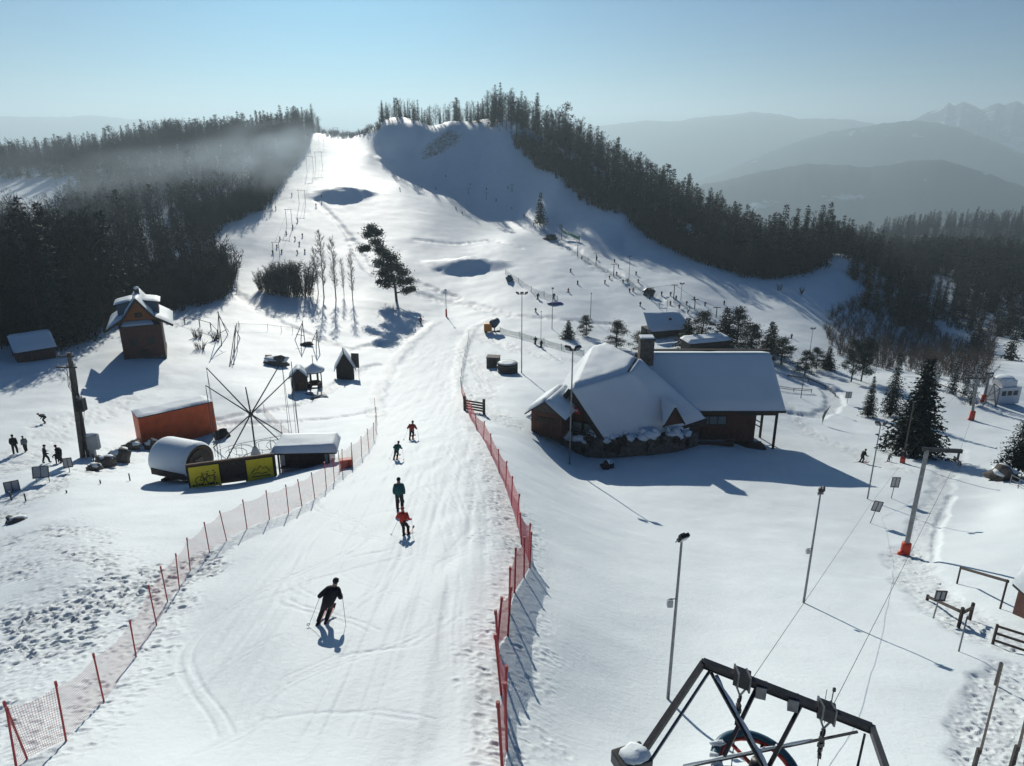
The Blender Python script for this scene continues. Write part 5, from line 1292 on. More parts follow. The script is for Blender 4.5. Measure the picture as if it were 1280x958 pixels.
# bare birches and thickets left of the near piste
for i, (u, v, vt, l) in enumerate(((405, 371, 292, 'tallest pale birch right of the dark thicket'), (420, 374, 300, 'slender birch, second from the dark thicket'), (398, 366, 312, 'thin birch touching the dark thicket'), (441, 376, 316, 'small bare birch nearest the ragged pine'), (430, 368, 325, 'short bare sapling between the birches'))):
    put_tree('birch_tree', l, upright_bare(270 + i, 12, 'twig', 'bark' if i % 2 else 'birch', 1.7, 60, 7, .022, .14, .010, 1.7), (u, v), vt, 12)
for i, (u, v, vt, l, sx) in enumerate(((343, 368, 330, 'dense dark thicket at the end of the snow path', 1.05), (362, 370, 326, 'densest dark thicket beside the birches', 1.1), (380, 369, 326, 'dark thicket right behind the birches', 1.2), (352, 362, 328, 'dark thicket behind the densest one', 1.3), (330, 364, 338, 'low bare bush at the left end of the thicket', 1.1))):
    put_tree('bush', l, thicket(280 + i, 8, 3.8, 70, 30, 'twig', .035), (u, v), vt, 8.0, sx=sx, cat='bush')
put_tree('bush', 'loose bare bush at the right tip of the dark wood', thicket(290, 8, 3.2, 40, 10, 'twig', .03), (272, 374), 340, 8.0, sx=1.3, cat='bush')
put_tree('bush', 'low bare bush below the ragged pine', thicket(291, 5, 2.0, 24, 8, 'twig', .025), (494, 390), 379, 5, sx=1.0, cat='bush')
# thickets that close the feet of the woods, and the brushwood right of the slope
BUSH = [merge(*thicket(300 + i, 6.2, 2.8, 30, 7, 'twig_far', .05)).mesh('bush') for i in range(3)]
BUSH2 = [merge(*thicket(303 + i, 6.2, 2.6, 20, 7, 'twig', .04)).mesh('bush') for i in range(3)]
def brush(poly, n, hr, seed, holes=(), sep=1.6, kinds=None):
    rr = random.Random(seed); out = []
    for it in plant(poly, n, 0, (10, 10), seed, holes, sep):
        s = rr.uniform(*hr) / 6.2; out.append((rr.choice(kinds or BUSH), it[1], it[2], it[3], it[4], s * 1.25, s))
    return out
left_rim = [gxy(-60, 446), gxy(60, 424), gxy(140, 405), gxy(215, 390), gxy(262, 379), gxy(286, 366), gxy(287, 340), gxy(262, 326), gxy(245, 340), gxy(200, 352), gxy(120, 362), gxy(-60, 380)]
mass('undergrowth', brush(left_rim, 330, (3.5, 8), 31), 'dense bare undergrowth at the foot of the left wood', 'undergrowth')
left_rim2 = [gxy(262, 322), gxy(256, 298), gxy(292, 277), gxy(328, 263), gxy(347, 236), gxy(368, 206), gxy(384, 180), gxy(360, 190), gxy(330, 225), gxy(300, 250), gxy(240, 275)]
right_rim = [gxy(640, 178), gxy(665, 200), gxy(700, 224), gxy(760, 264), gxy(800, 289), gxy(840, 312), gxy(880, 331), gxy(930, 347), gxy(985, 347), gxy(1030, 337), gxy(1030, 325), gxy(930, 330), gxy(860, 303), gxy(760, 246), gxy(660, 180)]
mass('undergrowth', brush(left_rim2, 200, (4, 8), 32) , 'bare undergrowth along the upper edge of the left wood', 'undergrowth')
mass('undergrowth', brush(right_rim, 260, (4, 8), 33), 'bare undergrowth along the foot of the right wood', 'undergrowth')
vale_rim = [gxy(1030, 415), gxy(1060, 455), hxy(1150, 140), hxy(1300, 130), hxy(1300, 240), gxy(1230, 400), gxy(1140, 380), gxy(1075, 372), gxy(1040, 392)]
mass('undergrowth', brush(vale_rim, 430, (1.6, 3.8), 34, vh, 2.0, BUSH2), 'grey-brown brushwood in the shaded hollow on the right', 'undergrowth')
for i, (u, v, vt, l) in enumerate(((1080, 385, 352, 'dark spruce at the left of the shaded hollow'), (1121, 398, 340, 'broad dark spruce in the middle of the hollow'), (1152, 395, 356, 'reddish-dark spruce right of the broad one in the hollow'), (1218, 438, 392, 'dark spruce near the right of the hollow'), (1262, 450, 402, 'dark spruce in the hollow at the right edge'), (1068, 350, 322, 'dark spruce at the upper left of the hollow'))):
    put_tree('spruce_tree', l, spruce(310 + i, 12, 3.0, 24, 8, 5, ('needle_dark', 'needle_dark', 'needle'), .03, .6, .28), (u, v), vt, 12)
for i, (u, v, l) in enumerate(((974, 363, 'left one of two small dark bushes in the blue shade below the wood'), (1002, 366, 'right one of two small dark bushes in the blue shade below the wood'))):
    o = place_bush = bpy.data.objects.new('bush', BUSH[i]); COL.objects.link(o); o.location = G(u, v); o.scale = (.35, .35, .3); tag(o, l, 'bush')

mass('undergrowth', brush([gxy(398, 170), gxy(440, 173), gxy(478, 166), hxy(480, 400), hxy(440, 445), hxy(396, 450)], 70, (1.5, 4), 35), 'low scrub along the crest left of the summit trees', 'scrub')
# ------------------------------------------------------------------ left of the piste
def frame_of(uvl, uvr):
    """ground frame along two picture points: origin, unit vector along, unit vector away from the camera, length"""
    a, b = G(*uvl), G(*uvr); d = b - a; L = math.hypot(d.x, d.y); x = Vector((d.x / L, d.y / L, 0)); y = Vector((-x.y, x.x, 0)); return a, b, x, y, L, d.z / L
def container():
    a, b, x, y, L, sl = frame_of((178, 552), (270, 538)); z0 = min(a.z, b.z) - .3; h = max(a.z, b.z) - z0 + 2.3
    r = thing('container', 'long red-orange site container with a white roof of snow, left of the pole rig', 'container', (a.x, a.y, z0), math.atan2(x.y, x.x))
    w = MB(); D = 2.4; w.box((L / 2, D / 2, h / 2), (L, D, h), M['container_red']); w.build('wall', r)
    c = MB()
    for k in range(29): c.box((L * (k + .5) / 29, -.02, h / 2), (L / 58, .05, h - .25), M['container_red'])
    c.build('ribs', r)
    f = MB(); f.box((L / 2, D / 2, h + .05), (L + .1, D + .1, .10), M['wood_dark'])
    for k in (0, L): f.box((k, -.02, h / 2), (.12, .12, h), M['container_red'])
    f.build('edge_frame', r)
    s = MB(); nonlocal_blanket(s, [(-.05, D + .05, h + .1), (L + .05, D + .05, h + .1), (L + .05, -.05, h + .1), (-.05, -.05, h + .1)], .10, 20, 8, 51); s.build('roof_snow', r, True)
container()
def barrel():
    a, b, x, y, L, sl = frame_of((192, 604), (243, 607)); r = thing('barrel_cabin', 'snow-capped round wooden barrel cabin with a dark open end, beside the yellow banners', 'cabin', a + Vector((0, 0, .0)), math.atan2(x.y, x.x))
    R0 = 1.22; L = 3.0; ctr = lambda f: Vector((L * f, R0, R0 + .15))
    w = MB(); w.tube([ctr(0), ctr(1)], R0, M['wood_brown'], 30); w.build('barrel', r, False)
    h = MB()
    for f in (.03, .35, .68, .97): h.ring(ctr(f), R0 + .02, .04, M['steel'], (1, 0, 0), 30, 6)
    h.build('hoops', r, True)
    d = MB(); d.tube([ctr(1.0), ctr(1.03)], R0 * .86, M['wood_dark'], 26); d.box(ctr(1.05) + Vector((0, -.1, -.25)), (.05, .7, 1.5), M['wood_grey']); d.build('front', r)
    sw = MB(); sw.box((L * .5, -.06, .95), (L * .94, .10, .42), M['wood_dark']); sw.build('side_board', r)
    s = MB(); k = len(s.v); j = s._m(M['snow']); n, m_ = 14, 20
    for i in range(m_ + 1):
        for q in range(n + 1):
            an = R(-15 + 210 * q / n); e = min(q, n - q) / n * 2; t = .04 + .24 * min(1, e * 2.2) * min(1, min(i, m_ - i) / 2.0 + .3); p = ctr(-.03 + 1.06 * i / m_)
            s.v.append((p.x, p.y - (R0 + t) * math.cos(an), p.z + (R0 + t) * math.sin(an)))
    for i in range(m_):
        for q in range(n): a0 = k + i * (n + 1) + q; s.f.append((a0, a0 + n + 1, a0 + n + 2, a0 + 1)); s.mi.append(j)
    s.build('roof_snow', r, True)
    f = MB(); f.box((L * .2, R0, -.1), (.3, 2.0, .7), M['wood_dark']); f.box((L * .8, R0, -.1), (.3, 2.0, .7), M['wood_dark']); f.build('cradle', r)
barrel()
def banner_fence():
    a, b, x, y, L, sl = frame_of((238, 611), (345, 597)); r = thing('banner_fence', 'dark slatted timber fence hung with two yellow banners', 'fence', a, math.atan2(x.y, x.x)); H = 1.6
    P = lambda f, z, o=0: Vector((L * f, o, sl * L * f + z))
    w = MB()
    for k in range(7): w.bar(P(0, .18 + k * .22), P(1, .18 + k * .22), .04 + .015 * (k % 2), .225, M['wood_dark'])
    w.build('slats', r); w = MB(); w.bar(P(-.01, H + .05), P(1.01, H + .05), .14, .10, M['wood_brown']); w.build('top_rail', r)
    for f in (0, .35, .66, 1):
        w = MB(); w.bar(P(f, -.4, .06), P(f, H, .06), .12, .12, M['wood_dark']); w.build('post', r)
    def banner(f0, f1, lab):
        c = MB(); c.slab([P(f0, .02, -.06), P(f1, .02, -.06), P(f1, H - .12, -.06), P(f0, H - .12, -.06)], .02, M['yellow'], (0, -1, 0)); o = c.build('banner', r); o['label'] = lab; return o
    k = banner(.015, .365, 'yellow banner with a black line drawing of a bicycle'); q = MB()
    def at(f, z): return P(f, z, -.095)
    def loop(cf, cz, rd): q.tube([at(cf + rd / L * math.cos(t), cz + rd * math.sin(t)) for t in np.linspace(0, 2 * math.pi, 20)], .022, M['black'], 4)
    loop(.13, .52, .27); loop(.255, .52, .27)
    for s in (((.13, .52), (.165, .92), (.225, .92), (.255, .52)), ((.13, .52), (.19, .52), (.225, .92)), ((.165, .92), (.19, .52)), ((.225, .92), (.222, 1.08), (.245, 1.08)), ((.155, 1.0), (.178, 1.0))): q.tube([at(*t) for t in s], .022, M['black'], 4)
    for i in range(9): q.box(at(.055 + i * .033, .20), (.10 if i % 3 else .16, .02, .10), M['black'])
    for i in range(5): q.box(at(.30 + .012 * (i % 2), .5 + i * .15), (.13, .02, .06), M['black'])
    q.build('drawing', k)
    k = banner(.68, .985, 'yellow banner with a black line drawing of mountain peaks'); q = MB()
    q.tube([at(.73, .55), at(.775, .82), at(.80, .72), at(.84, 1.0), at(.875, .78), at(.90, .92), at(.945, .55)], .025, M['black'], 4); q.tube([at(.75, .45), at(.80, .55), at(.85, .45), at(.92, .5)], .02, M['black'], 4)
    for i in range(7): q.box(at(.745 + i * .031, .28), (.12, .02, .07), M['black'])
    q.build('drawing', k)
banner_fence()
def bar_hut():
    a, b, x, y, L, sl = frame_of((238, 611), (345, 597)); a = G(352, 593); L = 3.2; r = thing('snack_bar', 'low grey stall under a thick overhanging snow roof, right of the yellow banners', 'stall', a, math.atan2(x.y, x.x)); D = 1.7
    w = MB(); w.box((L / 2, D / 2, .6), (L, D, 1.9), M['grey_paint']); w.build('wall', r)
    o = MB(); o.box((L / 2, .02, 1.0), (L * .8, .1, .75), M['wood_dark']); o.build('opening', r)
    c = MB(); c.box((L / 2, -.16, .58), (L * .96, .35, .07), M['wood_grey']); c.build('counter', r)
    rf = MB(); rf.slab([(-.45, -.4, 1.55), (L + .55, -.4, 1.55), (L + .4, D + .3, 1.65), (-.3, D + .3, 1.65)], .10, M['wood_dark']); rf.build('roof', r)
    for k in (0, L): p = MB(); p.box((k, -.3, .6), (.1, .1, 1.9), M['wood_dark']); p.build('post', r)
    s = MB(); nonlocal_blanket(s, [(-.35, D + .35, 1.76), (L + .45, D + .35, 1.76), (L + .6, -.42, 1.66), (-.5, -.42, 1.66)], .38, 20, 10, 61); s.build('roof_snow', r, True)
bar_hut()
def red_bin():
    p = GP(433, 586); r = thing('red_gate', 'small bright red padded box by the left net fence', 'box', p, R(15)); b = MB(); b.box((0, 0, .3), (.72, .4, .6), M['red_pad']); b.box((0, -.21, .32), (.5, .03, .35), M['dred_cloth']); b.build('padding', r, bevel=.05)
    for x in (-.40, .40): c = MB(); c.tube([(x, 0, -.2), (x, 0, 1.25)], .025, M['steel'], 6); c.build('stake', r)
red_bin()
def pole_rig():
    p = G(320, 569); p.z = Zf(p.x, p.y); yc = p.y; hub = hgt(p, 518); top = hgt(p, 484)
    r = thing('bungee_trampoline', 'dark metal mast rig with eight arms spreading from one hub', 'pole rig', p)
    m = MB(); m.tube([(0, 0, -.3), (0, 0, hub), (-.15, 0, top)], [.075, .07, .05], M['steel_dark'], 8); m.build('mast', r); H = Vector((0, 0, hub))
    q = MB(); q.lump(H, (.2, .2, .22), M['steel_dark'], 1, 0); q.build('hub', r)
    ends = []
    for u, v, dy in ((258, 460, 1.6), (257, 482, -1.6), (352, 452, 1.6), (363, 470, -1.4)):
        e = at_y(u, v, yc + dy) - p; b = MB(); b.tube([H, e], [.06, .04], M['steel_dark'], 6); b.build('arm', r); ends.append(e)
    for u, v in ((279, 577), (360, 557), (363, 545), (264, 556)):
        g = G(u, v); e = Vector((g.x, g.y, Zf(g.x, g.y))) - p; b = MB(); b.tube([H, e - Vector((0, 0, .2))], [.06, .045], M['steel_dark'], 6); b.build('leg', r)
    for (e, v) in zip(ends, ((558), (572), (566), (560))):
        w = e + p; gz = Zf(w.x, w.y)
        for dx in (0, .25):
            b = MB(); b.tube([e, Vector((e.x + dx, e.y - .1, gz - p.z + .6))], .018, M['steel_dark'], 5); b.build('rope', r)
    b = MB(); rad = 3.1
    for z in (.95,): b.tube([Vector((rad * math.cos(t), .2 + rad * .8 * math.sin(t), Zf(p.x + rad * math.cos(t), p.y + .2 + rad * .8 * math.sin(t)) - p.z + z)) for t in np.linspace(-.6, 3.9, 36)], .025, M['steel'], 5)
    for t in np.linspace(-.6, 3.9, 12):
        c = Vector((rad * math.cos(t), .2 + rad * .8 * math.sin(t), 0)); c.z = Zf(p.x + c.x, p.y + c.y) - p.z; b.tube([c, c + Vector((0, 0, .95))], .02, M['steel'], 5)
    b.build('railing', r)
    for t in (.2, 1.4, 2.6, 3.6):
        b = MB(); c = Vector((1.7 * math.cos(t), .3 + 1.3 * math.sin(t), 0)); c.z = Zf(p.x + c.x, p.y + c.y) - p.z + .55; b.ring(c, .85, .03, M['steel'], (.1, -.1, 1), 24, 5)
        for a in (.5, 2.6, 4.7): e = c + Vector((.85 * math.cos(a), .85 * math.sin(a), 0)); b.tube([e, e - Vector((0, 0, .7))], .025, M['steel'], 5)
        b.build('hoop', r)
    k = MB(); k.lathe((0, -.05, -.1), [(.42, 0), (.40, .35), (.22, .8), (.12, 1.0)], M['grey_paint'], 12); k.build('base_cover', r, True)
pole_rig()
post_obj('straight grey pole standing right of the pole rig', (375, 558), 452, .035, 'steel', 'mast', 'pole')
rock('tarpaulin_heap', 'dark covered heap at the right end of the red container', (277, 545), (.65, .5, .55), 'black', False, 'heap', 5)
for i, (u, v, s, l) in enumerate(((133, 580, (.7, .5, .5), 'dark lumpy heap capped with snow in front of the grey cabinet'), (150, 574, (.75, .6, .65), 'larger dark boulder capped with snow by the container shadow'), (166, 560, (.7, .5, .4), 'flat dark stone left of the red container'), (190, 560, (.7, .5, .55), 'dark stone under the left end of the red container'), (228, 556, (.5, .4, .3), 'small dark stone below the middle of the red container'), (213, 552, (.45, .35, .3), 'small dark stone left of the middle of the red container'), (118, 586, (.5, .35, .3), 'small grey stone left of the lumpy heap'), (20, 655, (.5, .4, .3), 'low stone beside the posts at the left edge'))):
    rock('boulder', l, (u, v), s, 'stone', True, 'boulder', 20 + i)
def house():
    p = G(182, 448); p.z -= .3; r = thing('gabled_house', 'narrow brown timber house with a flared snowy roof and orange gable', 'house', p, R(24)); W, D = 5.2, 7.0; he = hgt(p, 403); ha = hgt(p, 372)
    w = MB(); w.poly([(-W / 2, 0, -1), (W / 2, 0, -1), (W / 2, D, -1), (-W / 2, D, -1), (-W / 2, 0, he), (W / 2, 0, he), (W / 2, D, he), (-W / 2, D, he)], M['wood_red'], [(0, 1, 5, 4), (1, 2, 6, 5), (2, 3, 7, 6), (3, 0, 4, 7)]); w.build('wall', r)
    b = MB(); b.box((0, D / 2, -.2), (W + .15, D + .15, 1.4), M['stone']); b.build('plinth', r)
    g = MB(); g.poly([(-W / 2, .03, he), (W / 2, .03, he), (0, .03, ha - .1)], M['orange_wood']); g.build('gable', r); g = MB(); g.poly([(-W / 2, D, he), (W / 2, D, he), (0, D, ha - .1)], M['wood_red']); g.build('gable', r)
    c = MB(); c.slab([(-W * .42, .1, he + .15), (W * .42, .1, he + .15), (W * .5, -1.2, he - .35), (-W * .5, -1.2, he - .35)], .08, M['wood_dark']); cn = c.build('canopy', r)
    c = MB(); nonlocal_blanket(c, [(-W * .40, .1, he + .2), (W * .30, .1, he + .2), (W * .36, -1.1, he - .25), (-W * .46, -1.1, he - .25)], .16, 10, 6, 71); c.build('canopy_snow', cn, True)
    for x, z in ((-1.1, he * .5), (1.1, he * .5)):
        wd = MB(); wd.box((x, -.02, z), (.85, .08, 1.0), M['wood_dark']); wd.box((x, -.06, z), (.65, .03, .8), M['lamp_dark']); wd.build('window', r)
    wd = MB(); wd.box((0, .0, he + 1.0), (.9, .06, .7), M['wood_dark']); wd.build('window', r)
    dr = MB(); dr.box((0, -.03, .55), (1.0, .08, 2.0), M['wood_dark']); dr.build('door', r)
    o = .95; ww = W / 2 + 1.55
    for s in (-1, 1):
        k = [(0, -o, ha), (0, D + o, ha), (s * W * .36, D + o, he + .9), (s * W * .36, -o, he + .9)]; k2 = [(s * W * .36, -o, he + .9), (s * W * .36, D + o, he + .9), (s * ww, D + o, he - .55), (s * ww, -o, he - .55)]
        f = MB(); f.slab(k, .12, M['wood_dark'], (0, 0, -1)); f.slab(k2, .12, M['wood_dark'], (0, 0, -1)); f.build('roof', r)
        n = MB(); nonlocal_blanket(n, k[::1] if s < 0 else [k[1], k[0], k[3], k[2]], .26, 12, 8, 72); nonlocal_blanket(n, k2 if s < 0 else [k2[1], k2[0], k2[3], k2[2]], .26, 12, 6, 73); n.build('roof_snow', r, True)
        d = MB(); x0 = s * W * .14; zt = ha - .75
        d.poly([(x0, 1.5, zt), (s * ww * .62, 1.5, zt - .35), (s * ww * .62, 1.5, he + .2), (s * W * .30, 1.5, he + 1.0)], M['blue_paint']); d.poly([(s * ww * .62, 1.5, zt - .35), (s * ww * .62, 4.6, zt - .35), (s * ww * .62, 4.6, he + .1), (s * ww * .62, 1.5, he + .1)], M['wood_brown'])
        d.slab([(x0 * .6, 1.2, zt + .12), (x0 * .6, 4.9, zt + .12), (s * ww * .68, 4.9, zt - .35), (s * ww * .68, 1.2, zt - .35)], .1, M['wood_dark'], (0, 0, -1)); dm = d.build('dormer', r)
        n = MB(); q = [(x0 * .6, 1.15, zt + .14), (x0 * .6, 4.95, zt + .14), (s * ww * .70, 4.95, zt - .33), (s * ww * .70, 1.15, zt - .33)]; nonlocal_blanket(n, q if s < 0 else [q[1], q[0], q[3], q[2]], .2, 8, 6, 74); n.build('dormer_snow', dm, True)
    v = MB()
    for s in (-1, 1): v.bar((0, -o - .05, ha - .12), (s * W * .36, -o - .05, he + .78), .08, .30, M['wood_dark']); v.bar((s * W * .36, -o - .05, he + .78), (s * ww, -o - .05, he - .65), .08, .30, M['wood_dark'])
    v.build('bargeboard', r)
    ch = MB(); ch.box((.1, 3.4, ha + .15), (.6, .6, .9), M['stone']); c1 = ch.build('chimney', r); ch = MB(); ch.lump((.1, 3.4, ha + .65), (.38, .38, .2), M['snow'], 3, .1); ch.build('cap_snow', c1, True)
house()
def barn():
    a, b, x, y, L, sl = frame_of((22, 452), (70, 446)); r = thing('shed', 'low dark shed with a plain snowy roof in the wood shadow at the left', 'shed', a, math.atan2(x.y, x.x)); D = 5; h = 1.5
    w = MB(); w.box((L / 2, D / 2, h / 2 - .3), (L, D, h + .6), M['wood_red']); w.build('wall', r); k = [(-.3, D * .55, h + 1.6), (L + .3, D * .55, h + 1.6), (L + .3, -.5, h - .2), (-.3, -.5, h - .2)]
    f = MB(); f.slab(k, .12, M['wood_dark'], (0, 0, -1)); f.slab([k[0], k[1], (L + .3, D + .5, h - .2), (-.3, D + .5, h - .2)], .12, M['wood_dark'], (0, 0, -1)); f.poly([(L, 0, h - .3), (L, D, h - .3), (L, D * .55, h + 1.45)], M['wood_dark']); f.poly([(0, 0, h - .3), (0, D, h - .3), (0, D * .55, h + 1.45)], M['wood_dark']); f.build('roof', r)
    n = MB(); nonlocal_blanket(n, k, .3, 16, 8, 81); nonlocal_blanket(n, [k[1], k[0], (-.3, D + .5, h - .2), (L + .3, D + .5, h - .2)], .3, 16, 8, 82); n.build('roof_snow', r, True)
barn()
def power_pole():
    p = GP(103, 570); q = at_y(86, 441, p.y) - p; r = thing('power_pole', 'stout wooden power pole with a transformer and trailing wires', 'power pole', p)
    b = MB(); b.tube([Vector((0, 0, -.4)), q * .5, q], [.22, .19, .14], M['wood_grey'], 10); b.tube([Vector((.28, .25, -.4)), q * .92 + Vector((.05, .15, 0))], [.14, .10], M['wood_grey'], 8); b.build('pole', r)
    for f, w in ((.97, .9), (.87, 1.1)):
        b = MB(); c = q * f; b.bar(c - Vector((w, .12, 0)), c + Vector((w * .5, -.12, 0)), .09, .10, M['wood_dark']); a = b.build('crossarm', r)
        for k in (-.85, -.2, .35):
            i = MB(); i.lathe(c + Vector((w * k, -.05, .05)), [(.03, 0), (.06, .08), (.04, .14), (.06, .2), (.02, .26)], M['grey_paint'], 8); i.build('insulator', a)
    b = MB(); c = q * .52 + Vector((.45, -.1, 0)); b.box(c, (.62, .6, 1.0), M['steel_dark']); 
    for k in range(4): b.box(c + Vector((-.2 + .14 * k, -.36, -.05)), (.05, .16, .8), M['steel_dark'])
    for k in (-.18, 0, .18): b.lathe(c + Vector((k, 0, .5)), [(.05, 0), (.07, .12), (.03, .3)], M['grey_paint'], 8)
    b.bar(q * .45, c - Vector((0, 0, .55)), .08, .08, M['steel_dark']); b.build('transformer', r)
    b = MB(); rr = random.Random(2)
    for k in range(7): b.tube([q * .87 + Vector((rr.uniform(-.8, .4), -.1, 0)), q * .7 + Vector((rr.uniform(-.5, .6), -.3, 0)), c + Vector((rr.uniform(-.3, .3), -.1, .7))], .018, M['black'], 4)
    for k in range(3): b.tube([c + Vector((.2 - .2 * k, 0, -.5)), q * .2 + Vector((.3, -.2, 0)), Vector((.3 + .1 * k, -.2, .2))], .02, M['black'], 4)
    b.build('wires', r)
power_pole()
def cabinet():
    p = GP(113, 570); r = thing('meter_cabinet', 'pale grey electrical cabinet on a foot beside the power pole', 'cabinet', p, R(10)); b = MB(); b.box((.15, .2, 1.25), (1.25, .5, 1.25), M['grey_paint']); b.build('housing', r, bevel=.03); b = MB(); b.box((.15, .2, .3), (.4, .35, .9), M['grey_paint']); b.build('foot', r)
    b = MB(); b.lump((.15, .2, 1.92), (.62, .28, .12), M['snow'], 4, .1, 14, 6); b.build('cap_snow', r, True); b = MB(); b.box((.15, -.06, 1.25), (1.0, .02, 1.05), M['grey_paint']); b.build('door', r)
cabinet()
sign_board('slanted grey board on two feet in front of the group by the power pole', (54, 604), 584, .95, .75, 'grey_paint', 0, True, R(15), slope=R(-20))
sign_board('small grey framed board right of the group by the power pole', (87, 590), 573, .55, .7, 'grey_paint', 0, False, R(20))
sign_board('grey board with a wooden frame at the far left edge', (17, 617), 602, .8, .8, 'grey_paint', 0, True, R(30))
for i, (u, v, vt, l) in enumerate(((15, 628, 615, 'left one of two short posts at the left edge'), (33, 629, 617, 'right one of two short posts at the left edge'), (84, 619, 613, 'tiny stake alone on the smooth snow left of the barrel'), (126, 606, 600, 'tiny stake on the smooth snow nearer the barrel'), (117, 574, 567, 'tiny red-brown stake right of the power pole'), (163, 603, 592, 'thin dark stake left of the barrel cabin'))):
    post_obj(l, (u, v), vt, .045, 'wood_brown')
def playhut(uv, vtop, w, d, label, roof='snow', rz=0, name='play_hut', hs=.62):
    p = G(*uv); p.z -= .15; h = hgt(p, vtop); r = thing(name, label, 'hut', p, rz); he = h * hs
    b = MB(); b.poly([(-w / 2, 0, -.3), (w / 2, 0, -.3), (w / 2, d, -.3), (-w / 2, d, -.3), (-w / 2, 0, he), (w / 2, 0, he), (w / 2, d, he), (-w / 2, d, he)], M['wood_dark'], [(0, 1, 5, 4), (1, 2, 6, 5), (2, 3, 7, 6), (3, 0, 4, 7)]); b.poly([(-w / 2, 0, he), (w / 2, 0, he), (0, 0, h - .05)], M['wood_dark']); b.poly([(-w / 2, d, he), (w / 2, d, he), (0, d, h - .05)], M['wood_dark']); b.build('wall', r)
    o = .3
    for s in (-1, 1):
        k = [(0, -o, h), (0, d + o, h), (s * (w / 2 + o), d + o, he - .25), (s * (w / 2 + o), -o, he - .25)]; f = MB(); f.slab(k, .07, M['wood_dark'], (0, 0, -1)); f.build('roof', r); n = MB(); nonlocal_blanket(n, k if s < 0 else [k[1], k[0], k[3], k[2]], .18, 8, 6, 91); n.build('roof_snow', r, True)
    return r, h, he
r_, h_, he_ = playhut((375, 490), 461, 1.7, 1.8, 'small dark hut with a snowy roof, left of the little gazebo', rz=R(14), hs=.72)
b = MB(); b.poly([(.0, -.02, .0), (.5, -.02, .0), (.5, -.02, 1.4), (.0, -.02, 1.4)], M['wood_brown']); b.build('door', r_)
r_, h_, he_ = playhut((432, 474), 441, 2.3, 2.2, 'steep-roofed dark playhouse with an upright board at its right', rz=R(12), hs=.42)
b = MB(); b.tube([(0, 0, h_ - .1), (-.1, -.1, h_ + .75)], [.09, .05], M['wood_dark'], 6); b.build('finial', r_)
sign_board('tall dark information board standing at the right of the playhouse', (445, 472), 442, 1.0, 2.0, 'wood_grey', .02, True, R(-4), frame='wood_dark')
def gazebo():
    p = GP(394, 487); r = thing('gazebo', 'little open gazebo on posts with a snowy peaked roof and flag mast', 'gazebo', p); n = 6; R0 = .85; H = hgt(p, 463)
    for k in range(n):
        a = k * 6.283 / n + .2; b = MB(); b.box((R0 * math.cos(a), R0 * math.sin(a), H / 2 - .1), (.11, .11, H), M['wood_dark']); b.build('post', r)
    b = MB(); 
    for k in range(n):
        a, c = k * 6.283 / n + .2, (k + 1) * 6.283 / n + .2
        if k != 4: b.bar((R0 * math.cos(a), R0 * math.sin(a), .4), (R0 * math.cos(c), R0 * math.sin(c), .4), .06, .75, M['wood_dark'])
    b.build('parapet', r); b = MB(); b.lathe((0, 0, H), [(1.35, -.1), (1.3, .0), (.1, .75)], M['wood_dark'], 12); b.build('roof', r); b = MB(); b.lathe((0, 0, H + .04), [(1.36, -.02), (1.3, .13), (.7, .45), (.1, .85)], M['snow'], 16); b.build('roof_snow', r, True); b = MB(); b.tube([(0, 0, H + .7), (0, 0, H + 1.9)], .04, M['wood_dark'], 6); b.build('mast', r)
gazebo()
for i, (u, v, s, l) in enumerate(((401, 498, (.9, .45, .22), 'low snow-covered slab right of the hut shadow'), (386, 494, (.6, .35, .25), 'small dark stone in front of the gazebo'), (345, 456, (1.9, 1.2, .95), 'snow-covered mound with dark ends beyond the pole rig'))):
    rock('snow_mound' if i else 'stone_slab', l, (u, v), s, 'stone', True, 'mound' if i == 2 else 'stone', 40 + i)
def tripod(uv, apex, feet, label, extra=()):
    p = GP(*uv); r = thing('pole_tripod', label, 'pole frame', p); e = at_y(apex[0], apex[1], p.y) - p
    for k, (u, v) in enumerate(feet): f = GP(u, v) - p; b = MB(); b.tube([f - Vector((0, 0, .2)), e + (e - f) * .06], [.07, .05], M['wood_grey'], 6); b.build('leg', r)
    for (u0, v0, u1, v1) in extra: b = MB(); b.tube([at_y(u0, v0, p.y) - p, at_y(u1, v1, p.y) - p], .045, M['wood_grey'], 6); b.build('crossbar', r)
    return r
tripod((372, 430), (378, 403), ((368, 425), (376, 424), (382, 434)), 'left tripod of leaning poles on the playground by the snow path', ((370, 418, 380, 420),))
tripod((392, 438), (396, 414), ((389, 428), (395, 432), (400, 444)), 'right tripod of leaning poles on the playground above the gazebo', ((390, 424, 398, 426),))
o = rock('swing_basket', 'dark nest swing lying between the two pole tripods', (384, 432), (.9, .5, .4), 'wood_dark', False, 'swing', 7)
tripod((276, 430), (273, 392), ((272, 418), (285, 418), (277, 432)), 'crooked tripod of poles above the house shadow', ((273, 395, 286, 415), (276, 416, 283, 412)))
tripod((294, 440), (294, 410), ((286, 460), (300, 422), (292, 458)), 'leaning bundle of thin poles right of the crooked tripod', ((296, 404, 290, 455), (298, 402, 296, 452)))
rail_fence('rough pole fence running right from the gabled house', [(231, 405), (250, 409), (264, 413), (272, 418)], [1.2, 1.35, 1.3, .8], [.98], 'wood_grey', .12)
for i, (u, v, l) in enumerate(((247, 421, 'clump of dark weeds in the sunlit snow right of the gabled house'), (270, 424, 'tangled dry brush at the foot of the crooked tripod'), (251, 437, 'dry brush at the rim of the house shadow'))):
    put_tree('shrub', l, thicket(330 + i, 1.6, 1.2, 26, 8, 'twig', .015), (u, v), cat='shrub')
